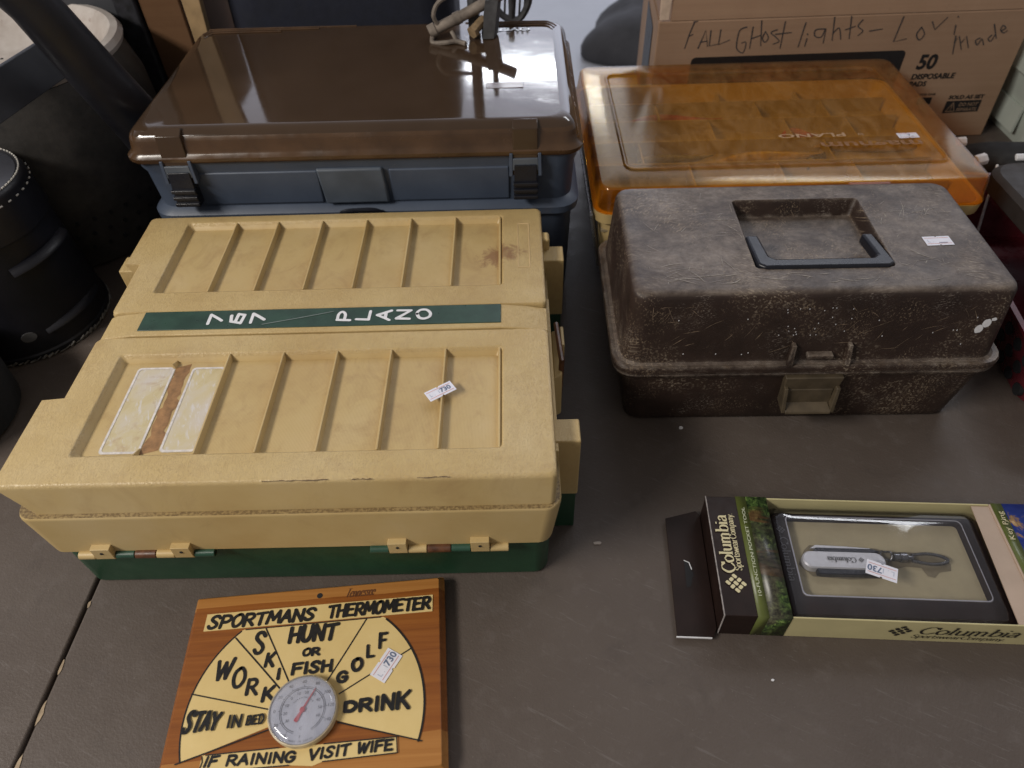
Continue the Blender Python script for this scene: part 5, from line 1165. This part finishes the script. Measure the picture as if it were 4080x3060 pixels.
bm = new(); tube(bm, [(-.0350, .968, .2555), (-.0200, .985, .2640)], .0065, 8); tube(bm, [(-.0360, .966, .2550), (-.0325, .970, .2565)], .0080, 6); obj('bolt', bm, plain('brass_brown', (.26, .18, .10), .6, .4, 90, .2), GG)
bm = new(); hexa(bm, [(-.0220, .966, .2465), (-.0080, .966, .2465), (-.0020, .985, .2465), (-.0240, .985, .2465)], [(-.0170, .975, .2900), (-.0010, .975, .2880), (.0040, .99, .2900), (-.0160, .99, .2920)]); tube(bm, [(-.0080, .985, .247), (-.0070, .987, .33)], [.0055, .0035], 8); tube(bm, [(-.0330, .992, .247), (-.0330, .995, .50)], .0078, 8); obj('clamp', bm, plain('grey_clamp', (.055, .054, .056), .7, .5, 70, .3), GG)
bm = new()
tube(bm, smooth_pts([(-.010, 1.10, .245), (.008, 1.10, .225), (.030, 1.10, .222), (.044, 1.10, .250), (.030, 1.10, .275)], 5), .005, 8)
for i in range(5): tube(bm, [(.008 + .007 * i, 1.10, .225), (.012 + .0075 * i, 1.10, .29)], .0016, 5)
tube(bm, [(.020, 1.10, 0), (.018, 1.10, .30)], .0045, 8); obj('spring', bm, plain('dark_spring', (.040, .040, .042), .5, .5, 90), GG)

# ================================================================== RIGHT EDGE
bm = new(); loft(bm, [(0, .97, 1.20, .115, .13, .012), (.10, .975, 1.20, .140, .145, .014), (.108, .975, 1.20, .148, .152, .014), (.150, .975, 1.20, .150, .154, .014), (.152, .975, 1.20, .145, .149, .012)]); o = obj('storage_tub', bm, MILK, bevel=.0); tag(o, 'milky white plastic storage tub with lid, at the right edge behind the carton', 'tub')
bm = new(); box(bm, .838, .842, 1.09, 1.31, .02, .06); 
obj('tub_rib', bm, MILK, o)
RB = thing('plastic_basket', 'dark red plastic basket with round holes, at the right edge beside the scuffed box', 'basket', (0.718, 0.66, 0), R(-8))
bm = new(); loft(bm, [(0, 0, 0, .125, .165, .03), (.004, 0, 0, .128, .168, .03), (.080, 0, 0, .146, .186, .03), (.083, 0, 0, .152, .192, .03), (.087, 0, 0, .152, .192, .03), (.087, 0, 0, .146, .186, .03), (.08, 0, 0, .142, .182, .03), (.006, 0, 0, .122, .162, .03)]); rb = obj('basket_body', bm, REDPL, RB)
bm = new()
for row in range(3):
    z = .016 + row * .022; off = .1285 + z * .235
    for i in range(12):
        y = -.15 + i * .026 + (row % 2) * .013
        tube(bm, [(-off - .0008, y, z), (-off + .004, y, z)], .0075, 10)
    for i in range(9):
        x = -.11 + i * .027 + (row % 2) * .013
        tube(bm, [(x, -off - .0408, z), (x, -off - .036, z)], .0075, 10)
obj('basket_holes', bm, BLACKMAT, rb)
bm = new(); loft(bm, [(.0880, .745, .685, .110, .150, .03), (.092, .745, .685, .114, .154, .032), (.112, .745, .685, .114, .154, .032), (.118, .745, .685, .108, .148, .03)]); o = obj('flat_case', bm, DARKBROWN); tag(o, 'dark brown flat case with rounded corner, lying on the red basket', 'case')
bm = new(); tube(bm, smooth_pts([(.690, 1.000, .012), (.735, .985, .030), (.775, .955, .045), (.85, .94, .055), (.95, .95, .05)], 6), [.030] * 25, 12, flat=.8); tag(obj('black_strap', bm, BLACKMAT), 'thick fuzzy black strap behind the dark brown flat case at the right edge', 'strap')
WR = thing('wire_rack', 'white plastic coated rack pieces poking out right of the amber lid', 'rack', (0, 0, 0), 0)
for p, q_, r_ in (((.655, .945, .088), (.668, .945, .089), .0070), ((.668, .905, .080), (.684, .910, .081), .0085), ((.648, .800, .0), (.676, .872, .093), .0035), ((.672, .842, .121), (.80, .842, .121), .005)):
    bm = new(); tube(bm, [p, q_], r_, 6, flat=.6); obj('rack_bar', bm, WHITEPAINT, WR, bevel=.001)
# low dark lump standing in for a soft shadow on the far floor
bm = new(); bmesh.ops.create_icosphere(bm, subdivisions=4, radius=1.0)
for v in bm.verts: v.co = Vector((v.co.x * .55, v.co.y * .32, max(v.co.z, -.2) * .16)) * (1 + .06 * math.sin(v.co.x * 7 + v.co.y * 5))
o = obj('floor_shadow_lump', bm, plain('floor_shadow_grey', (.055, .055, .062), .9, .2, 8)); o.location = (.86, 3.50, -.708); o.rotation_euler = (0, 0, R(38)); tag(o, 'dark grey lump added as the soft shadow on the pale floor beyond the table', 'bag')

# flecks of white paint on the table
for (x, y), r_, lab in (((.186, .503), .0032, 'white paint fleck on the table in front of the scuffed brown box'), ((.212, .225), .0018, 'tiny white fleck on the table below the gift carton'), ((.078, .362), .0030, 'pale smear on the table right of the green base')):
    bm = new(); pts = [(r_ * (1.4 if r_ == .0030 else .8) * math.cos(2 * math.pi * i / 12) * random.uniform(.7, 1.2), r_ * .6 * math.sin(2 * math.pi * i / 12) * random.uniform(.7, 1.2)) for i in range(12)]
    prism(bm, pts, .0003, .0012); o = obj('paint_fleck', bm, WHITEPAINT if r_ != .0030 else plain('pale_smear', (.3, .26, .23), .7)); o.location = (x, y, 0); tag(o, lab, 'paint fleck', 'paint flecks on the table')
